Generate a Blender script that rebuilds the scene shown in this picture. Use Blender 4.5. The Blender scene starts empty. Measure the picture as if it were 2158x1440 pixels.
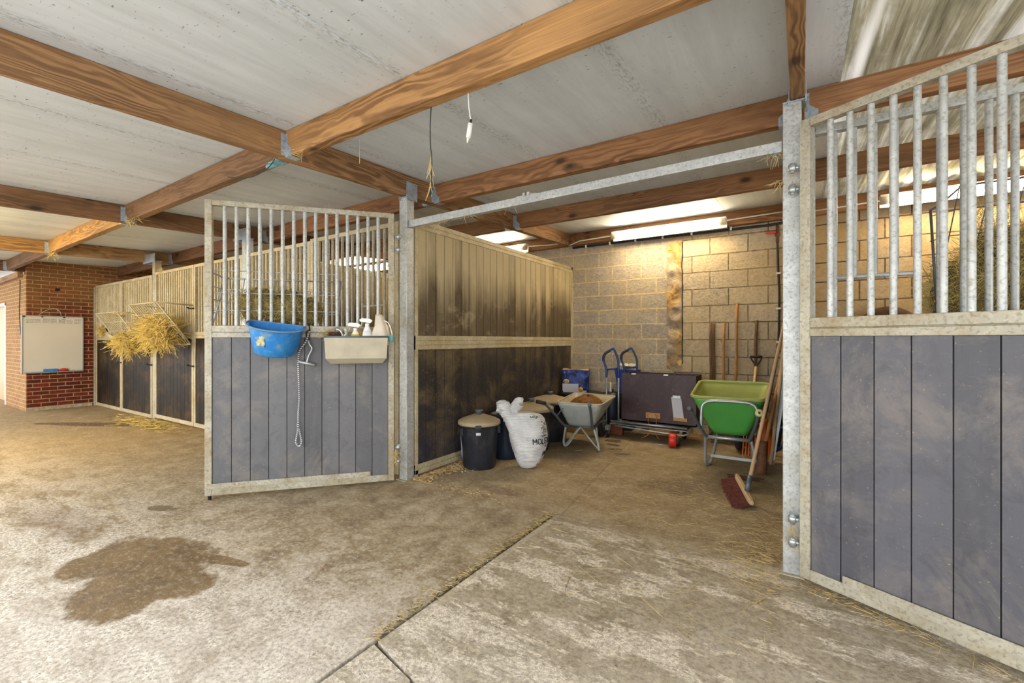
import bpy, math, random
from math import sin, cos, pi, radians as R
from mathutils import Vector, Matrix, noise as mn
random.seed(7)
SC = bpy.context.scene
C = SC.collection

# ------------------------------------------------------------------ node helpers
class NT:
    def __init__(s, name):
        s.m = bpy.data.materials.new(name); s.m.use_nodes = True
        s.t = s.m.node_tree; s.t.nodes.clear()
        s.out = s.n('ShaderNodeOutputMaterial')
    def n(s, typ, ins=None, **kw):
        o = s.t.nodes.new(typ)
        for k, v in kw.items(): setattr(o, k, v)
        for k, v in (ins or {}).items():
            i = o.inputs[k]
            if isinstance(v, bpy.types.NodeSocket): s.t.links.new(v, i)
            else: i.default_value = v
        return o
    def coord(s, kind='Object', rand=0.0):
        c = s.n('ShaderNodeTexCoord').outputs[kind]
        if rand:
            r = s.n('ShaderNodeObjectInfo').outputs['Random']
            m = s.math('MULTIPLY', r, rand)
            c = s.n('ShaderNodeVectorMath', {0: c, 1: m}, operation='ADD').outputs[0]
        return c
    def mapv(s, v, scale=(1, 1, 1), loc=(0, 0, 0), rot=(0, 0, 0)):
        return s.n('ShaderNodeMapping', {'Vector': v, 'Scale': scale, 'Location': loc, 'Rotation': rot}).outputs[0]
    def noise(s, v, scale=5, det=4, rough=.55, dist=0.0, out='Fac'):
        return s.n('ShaderNodeTexNoise', {'Vector': v, 'Scale': scale, 'Detail': det, 'Roughness': rough, 'Distortion': dist}).outputs[out]
    def ramp(s, f, stops, interp='LINEAR'):
        r = s.n('ShaderNodeValToRGB', {'Fac': f}); e = r.color_ramp; e.interpolation = interp
        while len(e.elements) < len(stops): e.elements.new(.5)
        for el, (p, c) in zip(e.elements, stops):
            el.position = p
            el.color = (c, c, c, 1) if isinstance(c, (int, float)) else (c[0], c[1], c[2], 1)
        return r.outputs['Color']
    def mix(s, f, a, b, mode='MIX'):
        m = s.n('ShaderNodeMix', data_type='RGBA', blend_type=mode)
        for i, v in ((0, f), (6, a), (7, b)):
            if isinstance(v, bpy.types.NodeSocket): s.t.links.new(v, m.inputs[i])
            elif i == 0: m.inputs[0].default_value = v
            else: m.inputs[i].default_value = (v[0], v[1], v[2], 1)
        return m.outputs[2]
    def math(s, op, a, b=0.0, clamp=False):
        return s.n('ShaderNodeMath', {0: a, 1: b}, operation=op, use_clamp=clamp).outputs[0]
    def mr(s, v, a, b, c=0.0, d=1.0):
        return s.n('ShaderNodeMapRange', {'Value': v, 'From Min': a, 'From Max': b, 'To Min': c, 'To Max': d}, interpolation_type='SMOOTHSTEP').outputs[0]
    def bump(s, h, st=.3, d=.01, nrm=None):
        i = {'Height': h, 'Strength': st, 'Distance': d}
        if nrm is not None: i['Normal'] = nrm
        return s.n('ShaderNodeBump', i).outputs[0]
    def bsdf(s, col, rough=.6, metal=0.0, nrm=None, **kw):
        i = {'Base Color': col if isinstance(col, bpy.types.NodeSocket) else (*col, 1), 'Roughness': rough, 'Metallic': metal}
        if nrm is not None: i['Normal'] = nrm
        i.update(kw)
        b = s.n('ShaderNodeBsdfPrincipled', i)
        s.t.links.new(b.outputs[0], s.out.inputs[0])
        return s.m

def srgb(r, g, b):
    f = lambda c: (c/255/12.92) if c/255 <= .04045 else ((c/255+.055)/1.055)**2.4
    return (f(r), f(g), f(b))

def m_plain(name, col, rough=.5, metal=0.0, var=.12, sc=8, bump=0.0):
    n = NT(name); v = n.coord(rand=5)
    f = n.noise(v, sc, 4)
    k = n.ramp(f, [(.3, tuple(c*(1-var) for c in col)), (.7, tuple(min(1, c*(1+var)) for c in col))])
    return n.bsdf(k, rough, metal, n.bump(f, bump, .01) if bump else None)

def m_galv(name, base, dirt, amount, rough=.48, metal=.35):
    n = NT(name); v = n.coord(rand=9)
    vo = n.n('ShaderNodeTexVoronoi', {'Vector': v, 'Scale': 38.0, 'Randomness': 1.0}).outputs['Color']
    sp = n.n('ShaderNodeSeparateColor', {0: vo}).outputs[0]
    big = n.noise(v, 7, 6, .65)
    k = n.mix(n.ramp(sp, [(.2, 0.0), (.8, .5)]), tuple(c*.86 for c in base), tuple(min(1, c*1.12) for c in base))
    k = n.mix(n.ramp(big, [(.38, 0.0), (.60, .6)]), k, tuple(c*.66 for c in base))
    d = n.noise(v, 3.2, 8, .7, .4)
    k = n.mix(n.ramp(d, [(.62-amount*.5, 0.0), (.80-amount*.4, .85)]), k, dirt)
    fine = n.noise(v, 60, 3, .6)
    k = n.mix(n.ramp(fine, [(.52, 0.0), (.64, .45)]), k, tuple(c*.5 for c in dirt))
    return n.bsdf(k, rough, metal, n.bump(fine, .12, .004))

def m_wood(name, axis, dark, light, knots=True):
    """axis 0/1/2: direction of the grain in object space"""
    n = NT(name)
    oi = n.n('ShaderNodeObjectInfo')
    v = n.coord(rand=17)
    sc = [8, 8, 8]; sc[axis] = .30
    vv = n.mapv(v, tuple(sc))
    warp = n.noise(n.mapv(v, tuple(1.6 if i == axis else 4.5 for i in range(3))), 1.0, 3, .5, 0, 'Color')
    vv2 = n.n('ShaderNodeVectorMath', {0: vv, 1: n.n('ShaderNodeVectorMath', {0: warp, 3: 1.1}, operation='SCALE').outputs[0]}, operation='ADD').outputs[0]
    rings = n.n('ShaderNodeTexNoise', {'Vector': vv2, 'Scale': 1.0, 'Detail': 1.0, 'Roughness': .4}).outputs['Fac']
    w = n.math('SINE', n.math('MULTIPLY', rings, 70.0))
    g = n.math('MULTIPLY', n.mr(w, -1.0, 1), n.mr(n.noise(n.mapv(v, tuple(.9 if i == axis else 3.0 for i in range(3))), 1.0, 3, .5), .3, .65))
    fine = n.noise(n.mapv(v, tuple(3.0 if i == axis else 130.0 for i in range(3))), 1.0, 3, .6)
    tone = n.noise(n.mapv(v, tuple(.8 if i == axis else 5.0 for i in range(3))), 1.0, 4, .6)
    k = n.mix(n.math('MULTIPLY', g, .80), light, dark)
    k = n.mix(n.ramp(fine, [(.35, .0), (.7, .45)]), k, tuple(c*.6 for c in dark))
    k = n.mix(n.ramp(tone, [(.35, 0.0), (.7, .5)]), k, tuple(c*.55 for c in dark))
    if knots:
        kn = n.n('ShaderNodeTexVoronoi', {'Vector': n.mapv(v, tuple(2.3 if i == axis else 4.6 for i in range(3))), 'Scale': 1.0}).outputs['Distance']
        k = n.mix(n.ramp(kn, [(.07, .9), (.13, .35), (.2, 0.0)]), k, tuple(c*.25 for c in dark))
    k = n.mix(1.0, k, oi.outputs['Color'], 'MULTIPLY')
    return n.bsdf(k, .72, 0, n.bump(n.math('ADD', fine, n.math('MULTIPLY', g, .4)), .35, .004))

def m_board(name, base, dust, dustamt, scratch=.3, top=None, pitch=None, rough=.5, speck=.7, blue=None):
    n = NT(name); v = n.coord(rand=0); v0 = v
    if pitch is None: v = n.coord(rand=4)
    streak = n.noise(n.mapv(v, (14, 14, 1.1)), 1.0, 6, .65, .3)
    blot = n.noise(v, 2.6, 9, .70, .5)
    blot2 = n.noise(v, 7.5, 7, .72, 1.2)
    bv = .5
    if pitch:                                            # every board has its own tone
        ax, pp, off = pitch
        idx = n.math('FLOOR', n.math('DIVIDE', n.math('SUBTRACT', n.n('ShaderNodeSeparateXYZ', {0: v0}).outputs[ax], off), pp))
        bv = n.n('ShaderNodeTexWhiteNoise', {'W': idx}, noise_dimensions='1D').outputs['Value']
    k = n.mix(n.ramp(streak, [(.3, 0.0), (.75, .6)]), base, tuple(c*.55 for c in base))
    if pitch: k = n.mix(n.math('MULTIPLY', bv, .5), k, tuple(min(1, c*1.55+.005) for c in base))
    k = n.mix(n.ramp(blot, [(.52-dustamt*.4, 0.0), (.72-dustamt*.3, .85)]), k, dust)
    k = n.mix(n.ramp(blot2, [(.50, 0.0), (.66, .35)]), k, tuple(c*.45 for c in base))
    if blue:
        z = n.n('ShaderNodeSeparateXYZ', {0: v0}).outputs[2]
        k = n.mix(n.math('MULTIPLY', n.mr(z, blue[1], blue[0]), n.ramp(blot2, [(.35, .8), (.6, .2)])), k, blue[2])
    if top:                                              # blends to the dust colour up the boards
        z = n.n('ShaderNodeSeparateXYZ', {0: v0}).outputs[2]
        h = n.math('ADD', n.mr(z, top[0], top[1]), n.math('MULTIPLY', n.math('SUBTRACT', n.math('ADD', n.math('MULTIPLY', streak, .75), n.math('MULTIPLY', blot, .25)), .5), 1.5))
        if pitch: h = n.math('ADD', h, n.math('MULTIPLY', n.math('SUBTRACT', bv, .5), .55))
        k = n.mix(n.ramp(h, [(.15, 0.0), (.95, top[2])]), k, dust)
    sc = n.noise(n.mapv(v, (4, 4, 30), rot=(.3, .2, .5)), 2.5, 6, .75, 1.5)
    k = n.mix(n.ramp(sc, [(.58, 0.0), (.70, scratch)]), k, tuple(min(1, c*1.9+.02) for c in base))
    spk = n.noise(v, 85, 2, .5)
    k = n.mix(n.ramp(spk, [(.70, 0.0), (.76, speck)]), k, srgb(196, 178, 140))
    return n.bsdf(k, rough, 0, n.bump(streak, .12, .003), **{'Specular IOR Level': .5 if rough < .54 else .2})

def m_emit(name, col, st):
    n = NT(name)
    e = n.n('ShaderNodeEmission', {'Color': (*col, 1), 'Strength': st})
    n.t.links.new(e.outputs[0], n.out.inputs[0]); return n.m

# ------------------------------------------------------------------ materials
M = {}
M['galv'] = m_galv('galvanised_steel', srgb(200, 205, 206), srgb(158, 150, 128), .10)
M['galv_dirty'] = m_galv('weathered_galvanised', srgb(192, 188, 172), srgb(150, 134, 100), .34, .55, .2)
M['galv_yellow'] = m_galv('dusty_galvanised', srgb(206, 196, 166), srgb(168, 148, 104), .34, .6, .12)
M['galv_blue'] = m_galv('bright_galvanised', srgb(190, 206, 222), srgb(140, 145, 145), .04, .4, .5)
M['wood_y'] = m_wood('beam_wood_long', 1, srgb(112, 80, 54), srgb(196, 158, 116))
M['wood_x'] = m_wood('joist_wood', 0, srgb(112, 80, 54), srgb(196, 158, 116))
M['wood_z'] = m_wood('handle_wood', 2, srgb(150, 112, 74), srgb(196, 164, 122), False)
M['plank'] = m_wood('plank_wood', 0, srgb(150, 108, 60), srgb(200, 160, 106), False)
M['board_grey'] = m_board('grey_plastic_boards', srgb(94, 95, 100), srgb(128, 124, 118), .02, .3, speck=.4, pitch=(0, .1424, .053))
M['board_right'] = m_board('slate_plastic_boards', srgb(84, 85, 94), srgb(126, 120, 118), .10, .3, speck=.4, pitch=(0, .1424, .053))
M['board_up'] = m_board('dusty_upper_boards', srgb(92, 80, 62), srgb(186, 172, 138), -.10, .25, (1.50, 2.30, .9), (1, .1373, .041-1.77), .6)
M['board_low'] = m_board('dark_lower_boards', srgb(40, 37, 38), srgb(116, 100, 70), .12, .35, (.7, 1.7, .4), (1, .1373, .041-1.77), .5, 1.0, (.1, .8, srgb(40, 44, 66)))
M['board_far'] = m_board('brown_black_boards', srgb(24, 19, 15), srgb(88, 66, 38), .10, .2, None, (0, .1334, .053), .55)
M['black_gap'] = m_plain('dark_groove', srgb(18, 18, 20), .8)
M['black_plastic'] = m_board('black_plastic', srgb(34, 38, 48), srgb(84, 84, 86), .0, .3, rough=.3, speck=.2)
M['navy_plastic'] = m_plain('navy_plastic', srgb(28, 40, 62), .45)
M['lid'] = None
M['rubber'] = m_plain('rubber', srgb(38, 38, 42), .7)
M['blue'] = m_plain('blue_plastic', srgb(36, 126, 200), .45, 0, .22, 7)
M['blue_dark'] = m_plain('blue_handle', srgb(34, 66, 122), .4)
M['blue_bin'] = m_plain('royal_blue', srgb(16, 66, 170), .45)
M['green'] = m_plain('green_plastic', srgb(82, 164, 76), .4, 0, .10, 5)
M['green_in'] = m_plain('yellow_green_plastic', srgb(158, 168, 92), .45, 0, .10, 5)
M['white'] = m_plain('white_plastic', srgb(238, 238, 236), .4, 0, .03)
M['yellow'] = m_plain('yellow_label', srgb(228, 206, 30), .45, 0, .03)
M['teal'] = m_plain('teal_cap', srgb(110, 190, 195), .4, 0, .03)
M['cloudy'] = m_plain('cloudy_plastic', srgb(206, 196, 176), .35, 0, .06)
M['tin'] = m_plain('tin_manger', srgb(178, 170, 150), .5, .15, .14, 7)
M['grey_paint'] = m_plain('grey_paint', srgb(178, 188, 186), .45, .1, .10, 12)
M['steel'] = m_plain('silver_tube', srgb(178, 186, 190), .35, .6, .12, 30)
M['steel_dark'] = m_plain('dark_tube', srgb(98, 108, 118), .45, .3)
M['iron'] = m_plain('black_iron', srgb(40, 38, 38), .55, .3)
M['rust'] = m_plain('rusty_iron', srgb(110, 72, 48), .75, .2, .35, 18)
M['orange'] = m_plain('orange_plastic', srgb(226, 104, 28), .45)
M['red'] = m_plain('red_plastic', srgb(214, 48, 34), .4)
M['bristle'] = m_plain('red_bristle', srgb(100, 50, 36), .85, 0, .45, 40)
M['brown_box'] = m_board('brown_ply', srgb(72, 50, 58), srgb(92, 74, 80), .12, .15)
M['osb'] = m_plain('pale_board', srgb(196, 152, 96), .75, 0, .25, 40)
M['twine'] = m_plain('baler_twine', srgb(206, 130, 50), .8)
M['straw'] = m_plain('straw', srgb(192, 170, 116), .8, 0, .3, 12)
M['hay'] = m_plain('hay', srgb(212, 192, 122), .9, 0, .4, 14)
M['hay_yellow'] = m_plain('yellow_hay', srgb(214, 190, 112), .9, 0, .3, 14)
M['hay_green'] = m_plain('green_hay', srgb(178, 162, 98), .9, 0, .4, 14)
M['hay_core'] = m_plain('hay_core', srgb(140, 122, 76), 1.0, 0, .5, 25, .6)
M['cobble'] = m_plain('shavings', srgb(206, 178, 128), .85, 0, .3, 30)
M['rope'] = None
M['wicker'] = None
M['paper'] = m_plain('paper', srgb(206, 206, 216), .7, 0, .02)
M['blackwire'] = m_plain('black_cable', srgb(34, 36, 34), .6)
M['wirew'] = m_plain('white_cable', srgb(226, 226, 222), .5)
M['muck'] = m_plain('muck', srgb(128, 88, 42), .95, 0, .45, 30, .8)
M['rug'] = m_plain('brown_rug', srgb(62, 42, 26), .95, 0, .3, 20)
M['tube'] = m_emit('lamp_tube', (1.0, .78, .48), 29)
M['tube_yard'] = m_emit('yard_lamp_tube', (1.0, .70, .22), 50)
M['ink'] = m_plain('black_ink', srgb(34, 34, 38), .7, 0, .02)
M['blank_white'] = m_plain('board_white', srgb(220, 214, 200), .25, 0, .03, 2)
M['tan'] = m_plain('tan_door_paint', srgb(214, 168, 128), .5, 0, .04)

n = NT('bin_lid'); v = n.coord()
sx = n.n('ShaderNodeSeparateXYZ', {0: v}); f = n.noise(v, 9, 6, .7)
z = n.mr(n.math('ADD', sx.outputs[2], n.math('MULTIPLY', f, .02)), .52, .54)
k = n.mix(n.ramp(f, [(.3, .95), (.75, .75)]), srgb(70, 70, 74), srgb(178, 160, 126))
M['lid'] = n.bsdf(k, .75)
n = NT('striped_rope'); v = n.coord()
w = n.n('ShaderNodeTexWave', {'Vector': n.mapv(v, (1, 1, 1), rot=(.6, 0, 0)), 'Scale': 22.0, 'Distortion': .5}, wave_type='BANDS', bands_direction='Z').outputs['Fac']
M['rope'] = n.bsdf(n.ramp(w, [(.45, srgb(70, 78, 96)), (.55, srgb(214, 216, 220))]), .8)
n = NT('wicker'); v = n.coord()
w = n.n('ShaderNodeTexBrick', {'Vector': n.mapv(v, (1, 1, 1), rot=(R(90), 0, 0)), 'Scale': 1.0, 'Brick Width': .05, 'Row Height': .016, 'Mortar Size': .004, 'Color1': (*srgb(150, 112, 70), 1), 'Color2': (*srgb(112, 80, 48), 1), 'Mortar': (*srgb(40, 28, 18), 1)})
M['wicker'] = n.bsdf(w.outputs[0], .8, 0, n.bump(w.outputs[1], -.8, .006))
# ribbed bag plastic
n = NT('white_sack'); v = n.coord()
w = n.math('SINE', n.math('MULTIPLY', n.n('ShaderNodeSeparateXYZ', {0: v}).outputs[2], 420.0))
f = n.noise(v, 8, 4, .5)
M['sack'] = n.bsdf(n.ramp(f, [(.3, srgb(186, 188, 192)), (.7, srgb(218, 219, 220))]), .38, 0, n.bump(n.math('ADD', n.math('MULTIPLY', w, .14), n.math('MULTIPLY', f, 2.6)), .8, .018))
n = NT('navy_foil'); v = n.coord(); f = n.noise(v, 9, 5, .6, 1.2)
M['foil'] = n.bsdf(n.ramp(f, [(.42, srgb(18, 30, 84)), (.62, srgb(48, 82, 170)), (.72, srgb(160, 180, 220))]), .3, .1, n.bump(f, .8, .03))

n = NT('scuffed_blue_plastic'); v = n.coord(); f = n.noise(v, 11, 7, .75, .8)
M['blue'] = n.bsdf(n.ramp(f, [(.44, srgb(34, 124, 204)), (.56, srgb(62, 142, 206)), (.66, srgb(126, 150, 158))]), .5)
# ceiling panels
n = NT('ceiling_panel'); v = n.coord()
st = n.noise(n.mapv(v, (7, .8, 1)), 1.0, 7, .7, .4)
bl = n.noise(v, .9, 6, .6)
k = n.mix(n.ramp(st, [(.42, 0.0), (.75, .5)]), srgb(224, 234, 246), srgb(178, 184, 192))
k = n.mix(n.ramp(bl, [(.40, 0.0), (.72, .35)]), k, srgb(176, 190, 190))
s1 = n.noise(n.mapv(v, (26, 60, 1)), 1.0, 3, .6)
patch = n.noise(v, 1.3, 3, .5)
k = n.mix(n.math('MULTIPLY', n.ramp(s1, [(.66, 0.0), (.71, .9)]), n.ramp(patch, [(.36, .15), (.6, 1.0)])), k, srgb(74, 70, 64))
# grime gathered along the joints between the panels
xs = n.n('ShaderNodeSeparateXYZ', {0: v}).outputs[0]
fr = n.math('ABSOLUTE', n.math('SUBTRACT', n.math('FRACT', n.math('ADD', n.math('DIVIDE', n.math('ADD', xs, .87), 1.07), 40.5)), .5))
gr = n.math('MULTIPLY', n.mr(fr, .085, .0), n.ramp(n.noise(n.mapv(v, (60, 22, 1)), 1, 5, .75), [(.48, 0.0), (.66, .6)]))
k = n.mix(gr, k, srgb(104, 98, 84))
M['ceiling'] = n.bsdf(k, .55, 0, n.bump(st, .05, .003))
# corrugated rooflight
n = NT('rooflight_sheet'); v = n.coord()
st = n.noise(n.mapv(v, (14, .5, 1)), 1.0, 6, .7, .3); bl = n.noise(v, 2.2, 6, .65)
st2 = n.noise(n.mapv(v, (3.5, .2, 1)), 1.0, 2, .5)
k = n.ramp(st, [(.30, srgb(92, 86, 70)), (.5, srgb(158, 152, 130)), (.68, srgb(226, 226, 220))])
k = n.mix(n.ramp(bl, [(.5, 0.0), (.75, .6)]), k, srgb(96, 90, 74))
k = n.mix(n.ramp(st2, [(.60, 0.0), (.66, .8)]), k, srgb(250, 250, 252))
d = n.n('ShaderNodeBsdfDiffuse', {'Color': k}); t = n.n('ShaderNodeBsdfTranslucent', {'Color': k})
mx = n.n('ShaderNodeMixShader', {0: .16, 1: d.outputs[0], 2: t.outputs[0]})
n.t.links.new(mx.outputs[0], n.out.inputs[0]); M['rooflight'] = n.m

# concrete block wall: X,Z plane
n = NT('block_wall'); v = n.coord()
s = n.n('ShaderNodeSeparateXYZ', {0: v})
wob = n.noise(v, 3.0, 3, .5)
xz = n.n('ShaderNodeCombineXYZ', {0: s.outputs[0], 1: n.math('ADD', s.outputs[2], n.math('MULTIPLY', wob, .014))}).outputs[0]
br = n.n('ShaderNodeTexBrick', {'Vector': xz, 'Scale': 1.0, 'Brick Width': .45, 'Row Height': .228, 'Mortar Size': .011, 'Mortar Smooth': .25, 'Bias': 0.0,
     'Color1': (*srgb(190, 180, 166), 1), 'Color2': (*srgb(164, 156, 146), 1), 'Mortar': (*srgb(222, 202, 154), 1)})
br2 = n.n('ShaderNodeTexBrick', {'Vector': n.mapv(xz, (1, 1, 1), (.13, .06, 0)), 'Scale': 1.0, 'Brick Width': .47, 'Row Height': .236, 'Mortar Size': .008, 'Mortar Smooth': .4, 'Bias': 0.0,
     'Color1': (*srgb(204, 190, 164), 1), 'Color2': (*srgb(182, 168, 146), 1), 'Mortar': (*srgb(92, 78, 58), 1)})
side = n.mr(s.outputs[0], -1.56, -1.54)
k = n.mix(side, br.outputs[0], br2.outputs[0])
g = n.noise(v, 26, 8, .72); gg = n.noise(v, 1.6, 5, .6)
k = n.mix(n.ramp(g, [(.38, .5), (.56, 0.0)]), k, srgb(120, 110, 96))
k = n.mix(n.ramp(n.noise(v, 12, 7, .8), [(.5, 0.0), (.62, .5)]), k, srgb(206, 194, 168))
k = n.mix(n.ramp(gg, [(.4, 0.0), (.7, .45)]), k, srgb(196, 172, 122))
k = n.mix(n.math('MULTIPLY', n.mr(s.outputs[0], -.05, .0), n.ramp(gg, [(.3, .35), (.6, .75)])), k, n.mix(br2.outputs[1], srgb(166, 136, 84), srgb(70, 48, 26)))  # right stall: the lamp's amber is put into the wall colour
hgt = n.mix(side, br.outputs[1], br2.outputs[1])
h = n.math('SUBTRACT', n.math('MULTIPLY', g, .8), n.math('MULTIPLY', hgt, n.math('ADD', .15, n.math('MULTIPLY', side, 1.1))))
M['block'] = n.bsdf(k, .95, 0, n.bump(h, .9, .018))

def m_brick(name, plane, c1, c2, mort):
    n = NT(name); v = n.coord(); s = n.n('ShaderNodeSeparateXYZ', {0: v})
    u = s.outputs[1] if plane == 'yz' else s.outputs[0]
    xz = n.n('ShaderNodeCombineXYZ', {0: u, 1: n.math('ADD', s.outputs[2], .012)}).outputs[0]
    br = n.n('ShaderNodeTexBrick', {'Vector': xz, 'Scale': 1.0, 'Brick Width': .225, 'Row Height': .0755, 'Mortar Size': .0075, 'Mortar Smooth': .2, 'Bias': -.1,
        'Color1': (*c1, 1), 'Color2': (*c2, 1), 'Mortar': (*mort, 1)})
    g = n.noise(v, 22, 6, .7); gz = n.noise(v, 1.8, 4, .6)
    k = n.mix(n.ramp(g, [(.35, .5), (.65, 0.0)]), br.outputs[0], tuple(c*.4 for c in c2))
    zz = n.math('ADD', n.mr(s.outputs[2], 1.2, 2.4), n.math('MULTIPLY', n.math('SUBTRACT', gz, .5), 1.6))
    k = n.mix(n.math('MULTIPLY', n.ramp(zz, [(.3, 0.0), (1, .55)]), n.math('SUBTRACT', 1.0, br.outputs[1])), k, srgb(150, 112, 60))
    h = n.math('SUBTRACT', n.math('MULTIPLY', g, .4), br.outputs[1])
    return n.bsdf(k, .9, 0, n.bump(h, .7, .01))
M['brick_red'] = m_brick('red_brick', 'yz', srgb(128, 46, 26), srgb(80, 26, 16), srgb(186, 154, 108))
M['brick_lit'] = m_brick('lit_brick', 'xz', srgb(186, 140, 92), srgb(160, 118, 78), srgb(216, 188, 138))  # yard lamp's yellow is put into this brick colour
# crumbling repair strip
n = NT('crumbled_mortar'); v = n.coord(); f = n.noise(v, 7, 8, .7, .8); f2 = n.noise(v, 2.2, 3, .5)
k = n.ramp(f, [(.30, srgb(66, 52, 36)), (.45, srgb(168, 130, 76)), (.65, srgb(214, 182, 120))])
k = n.mix(n.ramp(f2, [(.45, 0.0), (.55, .6)]), k, srgb(176, 168, 156))
M['crumble'] = n.bsdf(k, .95, 0, n.bump(f, 1.0, .03))

# concrete floor
n = NT('concrete_floor'); v = n.coord(); s = n.n('ShaderNodeSeparateXYZ', {0: v}); X, Y = s.outputs[0], s.outputs[1]
big = n.noise(v, .8, 6, .62, .5); med = n.noise(v, 4.5, 8, .68, .4); fin = n.noise(v, 45, 6, .7)
k = n.ramp(med, [(.34, srgb(118, 100, 74)), (.5, srgb(162, 146, 116)), (.64, srgb(194, 181, 156))])
k = n.mix(n.ramp(big, [(.4, 0.0), (.7, .5)]), k, srgb(138, 116, 82))
# daylight from the open side painted in as paler, patchy concrete
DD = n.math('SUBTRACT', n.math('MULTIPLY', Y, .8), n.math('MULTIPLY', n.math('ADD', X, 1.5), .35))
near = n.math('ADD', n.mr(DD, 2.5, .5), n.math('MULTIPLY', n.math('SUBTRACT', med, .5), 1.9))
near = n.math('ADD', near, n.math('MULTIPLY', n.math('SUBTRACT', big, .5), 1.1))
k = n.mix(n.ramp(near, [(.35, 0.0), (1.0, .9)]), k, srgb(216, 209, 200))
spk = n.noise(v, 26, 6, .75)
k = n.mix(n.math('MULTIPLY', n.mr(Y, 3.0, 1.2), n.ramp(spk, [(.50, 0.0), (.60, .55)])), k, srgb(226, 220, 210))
# worn slab on the right: lacy exposed aggregate
slab = n.math('MULTIPLY', n.mr(X, -1.60, -1.58), n.mr(Y, 3.25, 2.75))
k = n.mix(n.math('MULTIPLY', slab, .60), k, srgb(150, 139, 118))
kerb = n.math('MULTIPLY', n.math('MULTIPLY', slab, n.mr(X, -1.54, -1.55)), n.mr(Y, 3.02, 2.9))
k = n.mix(n.math('MULTIPLY', kerb, .8), k, srgb(188, 178, 156))
vo = n.n('ShaderNodeTexVoronoi', {'Vector': n.n('ShaderNodeVectorMath', {0: v, 1: n.mapv(n.noise(v, 20, 4, .7, 0, 'Color'), (.07, .07, .07))}, operation='ADD').outputs[0], 'Scale': 40.0}, feature='DISTANCE_TO_EDGE').outputs['Distance']
lace = n.ramp(vo, [(.04, 1.0), (.20, .10)])
pm = n.noise(n.mapv(v, (1.2, 3.0, 1), rot=(0, 0, .35)), 1.6, 10, .74, .25)
w1 = n.math('MULTIPLY', slab, n.ramp(n.math('ADD', pm, n.math('MULTIPLY', n.mr(Y, 2.6, .9), .06)), [(.515, 0.0), (.555, 1.0)]))
w1 = n.math('MULTIPLY', w1, n.ramp(n.noise(v, 11, 8, .85), [(.42, .1), (.50, 1.0)]))
k = n.mix(n.math('MULTIPLY', slab, n.ramp(n.noise(v, 14, 7, .8), [(.46, 0.0), (.6, .45)])), k, srgb(206, 196, 176))
k = n.mix(n.math('MULTIPLY', w1, n.math('ADD', n.math('MULTIPLY', lace, .55), .45)), k, srgb(240, 230, 214))
w2 = n.math('MULTIPLY', n.mr(Y, 1.9, .7), n.ramp(pm, [(.44, 0.0), (.54, .95)]))
k = n.mix(n.math('MULTIPLY', w2, n.math('ADD', lace, .15)), k, srgb(240, 235, 226))
# little dark pits of aggregate
ag = n.n('ShaderNodeTexVoronoi', {'Vector': n.mapv(v, (1, 1.5, 1)), 'Scale': 48.0}).outputs['Distance']
k = n.mix(n.math('MULTIPLY', n.ramp(ag, [(.10, .75), (.22, 0.0)]), n.math('MULTIPLY', n.mr(Y, 2.4, 1.0), n.ramp(pm, [(.4, .3), (.55, 1.0)]))), k, srgb(104, 92, 76))
# ochre tint further in
k = n.mix(n.math('MULTIPLY', n.mr(Y, 2.9, 3.5), .45), k, srgb(166, 140, 96))
ln = n.math('ABSOLUTE', n.math('ADD', X, n.math('ADD', 1.15, n.math('MULTIPLY', Y, .13))))
k = n.mix(n.math('MULTIPLY', n.math('MULTIPLY', n.mr(ln, .012, .0), n.mr(Y, 3.0, 3.1)), .5), k, srgb(84, 70, 48))
k = n.mix(n.math('MULTIPLY', n.mr(X, -4.0, -8.0), .50), k, srgb(170, 140, 84))  # yellow lamp light painted over the far aisle floor
# stains
def ell(cx, cy, rx, ry, rot=0.0):
    p = n.n('ShaderNodeVectorMath', {0: v, 1: (cx, cy, 0)}, operation='SUBTRACT').outputs[0]
    q = n.mapv(p, (1/rx, 1/ry, 0), rot=(0, 0, 0)) if not rot else n.n('ShaderNodeVectorMath', {0: n.n('ShaderNodeVectorRotate', {'Vector': p, 'Angle': -rot}, rotation_type='Z_AXIS').outputs[0], 1: (1/rx, 1/ry, 0)}, operation='MULTIPLY').outputs[0]
    return n.n('ShaderNodeVectorMath', {0: q}, operation='LENGTH').outputs['Value']
def stain(ells, wob, edge, st, col, k):
    d = None
    for e in ells:
        x = ell(*e); d = x if d is None else n.math('MINIMUM', d, x)
    d = n.math('ADD', d, n.math('MULTIPLY', n.math('SUBTRACT', n.noise(v, wob[0], 6, .65, .3), .5), wob[1]))
    m = n.ramp(n.math('MULTIPLY', d, .5), [(.5-edge, st), (.5, 0.0)])
    return n.mix(m, k, col), m
k, p1 = stain([(-3.40, 1.10, .44, .27, .2), (-3.05, .85, .34, .20, -.2), (-3.55, .88, .22, .17, 0), (-2.98, 1.32, .22, .05, .3), (-2.95, 1.06, .27, .19, .2)], (6, 1.0), .07, .90, srgb(100, 76, 40), k)
k = n.mix(n.math('MULTIPLY', p1, n.ramp(med, [(.42, 0.0), (.6, .5)])), k, srgb(150, 122, 76))
k, p2 = stain([(-4.30, 1.46, .14, .06, .3)], (8, 1.3), .06, .8, srgb(92, 76, 46), k)
k, p3 = stain([(-9.4, 2.36, 1.1, .15, .50), (-9.0, 2.60, .5, .12, .5)], (4, 1.0), .06, .85, srgb(84, 46, 24), k)
k, p4 = stain([(-2.11, 5.72, .13, .09, 0), (-2.02, 5.5, .10, .05, 0), (-1.92, 5.3, .10, .04, .4), (-1.76, 5.12, .10, .04, .5)], (16, 1.6), .04, .9, srgb(36, 30, 28), k)
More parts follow.
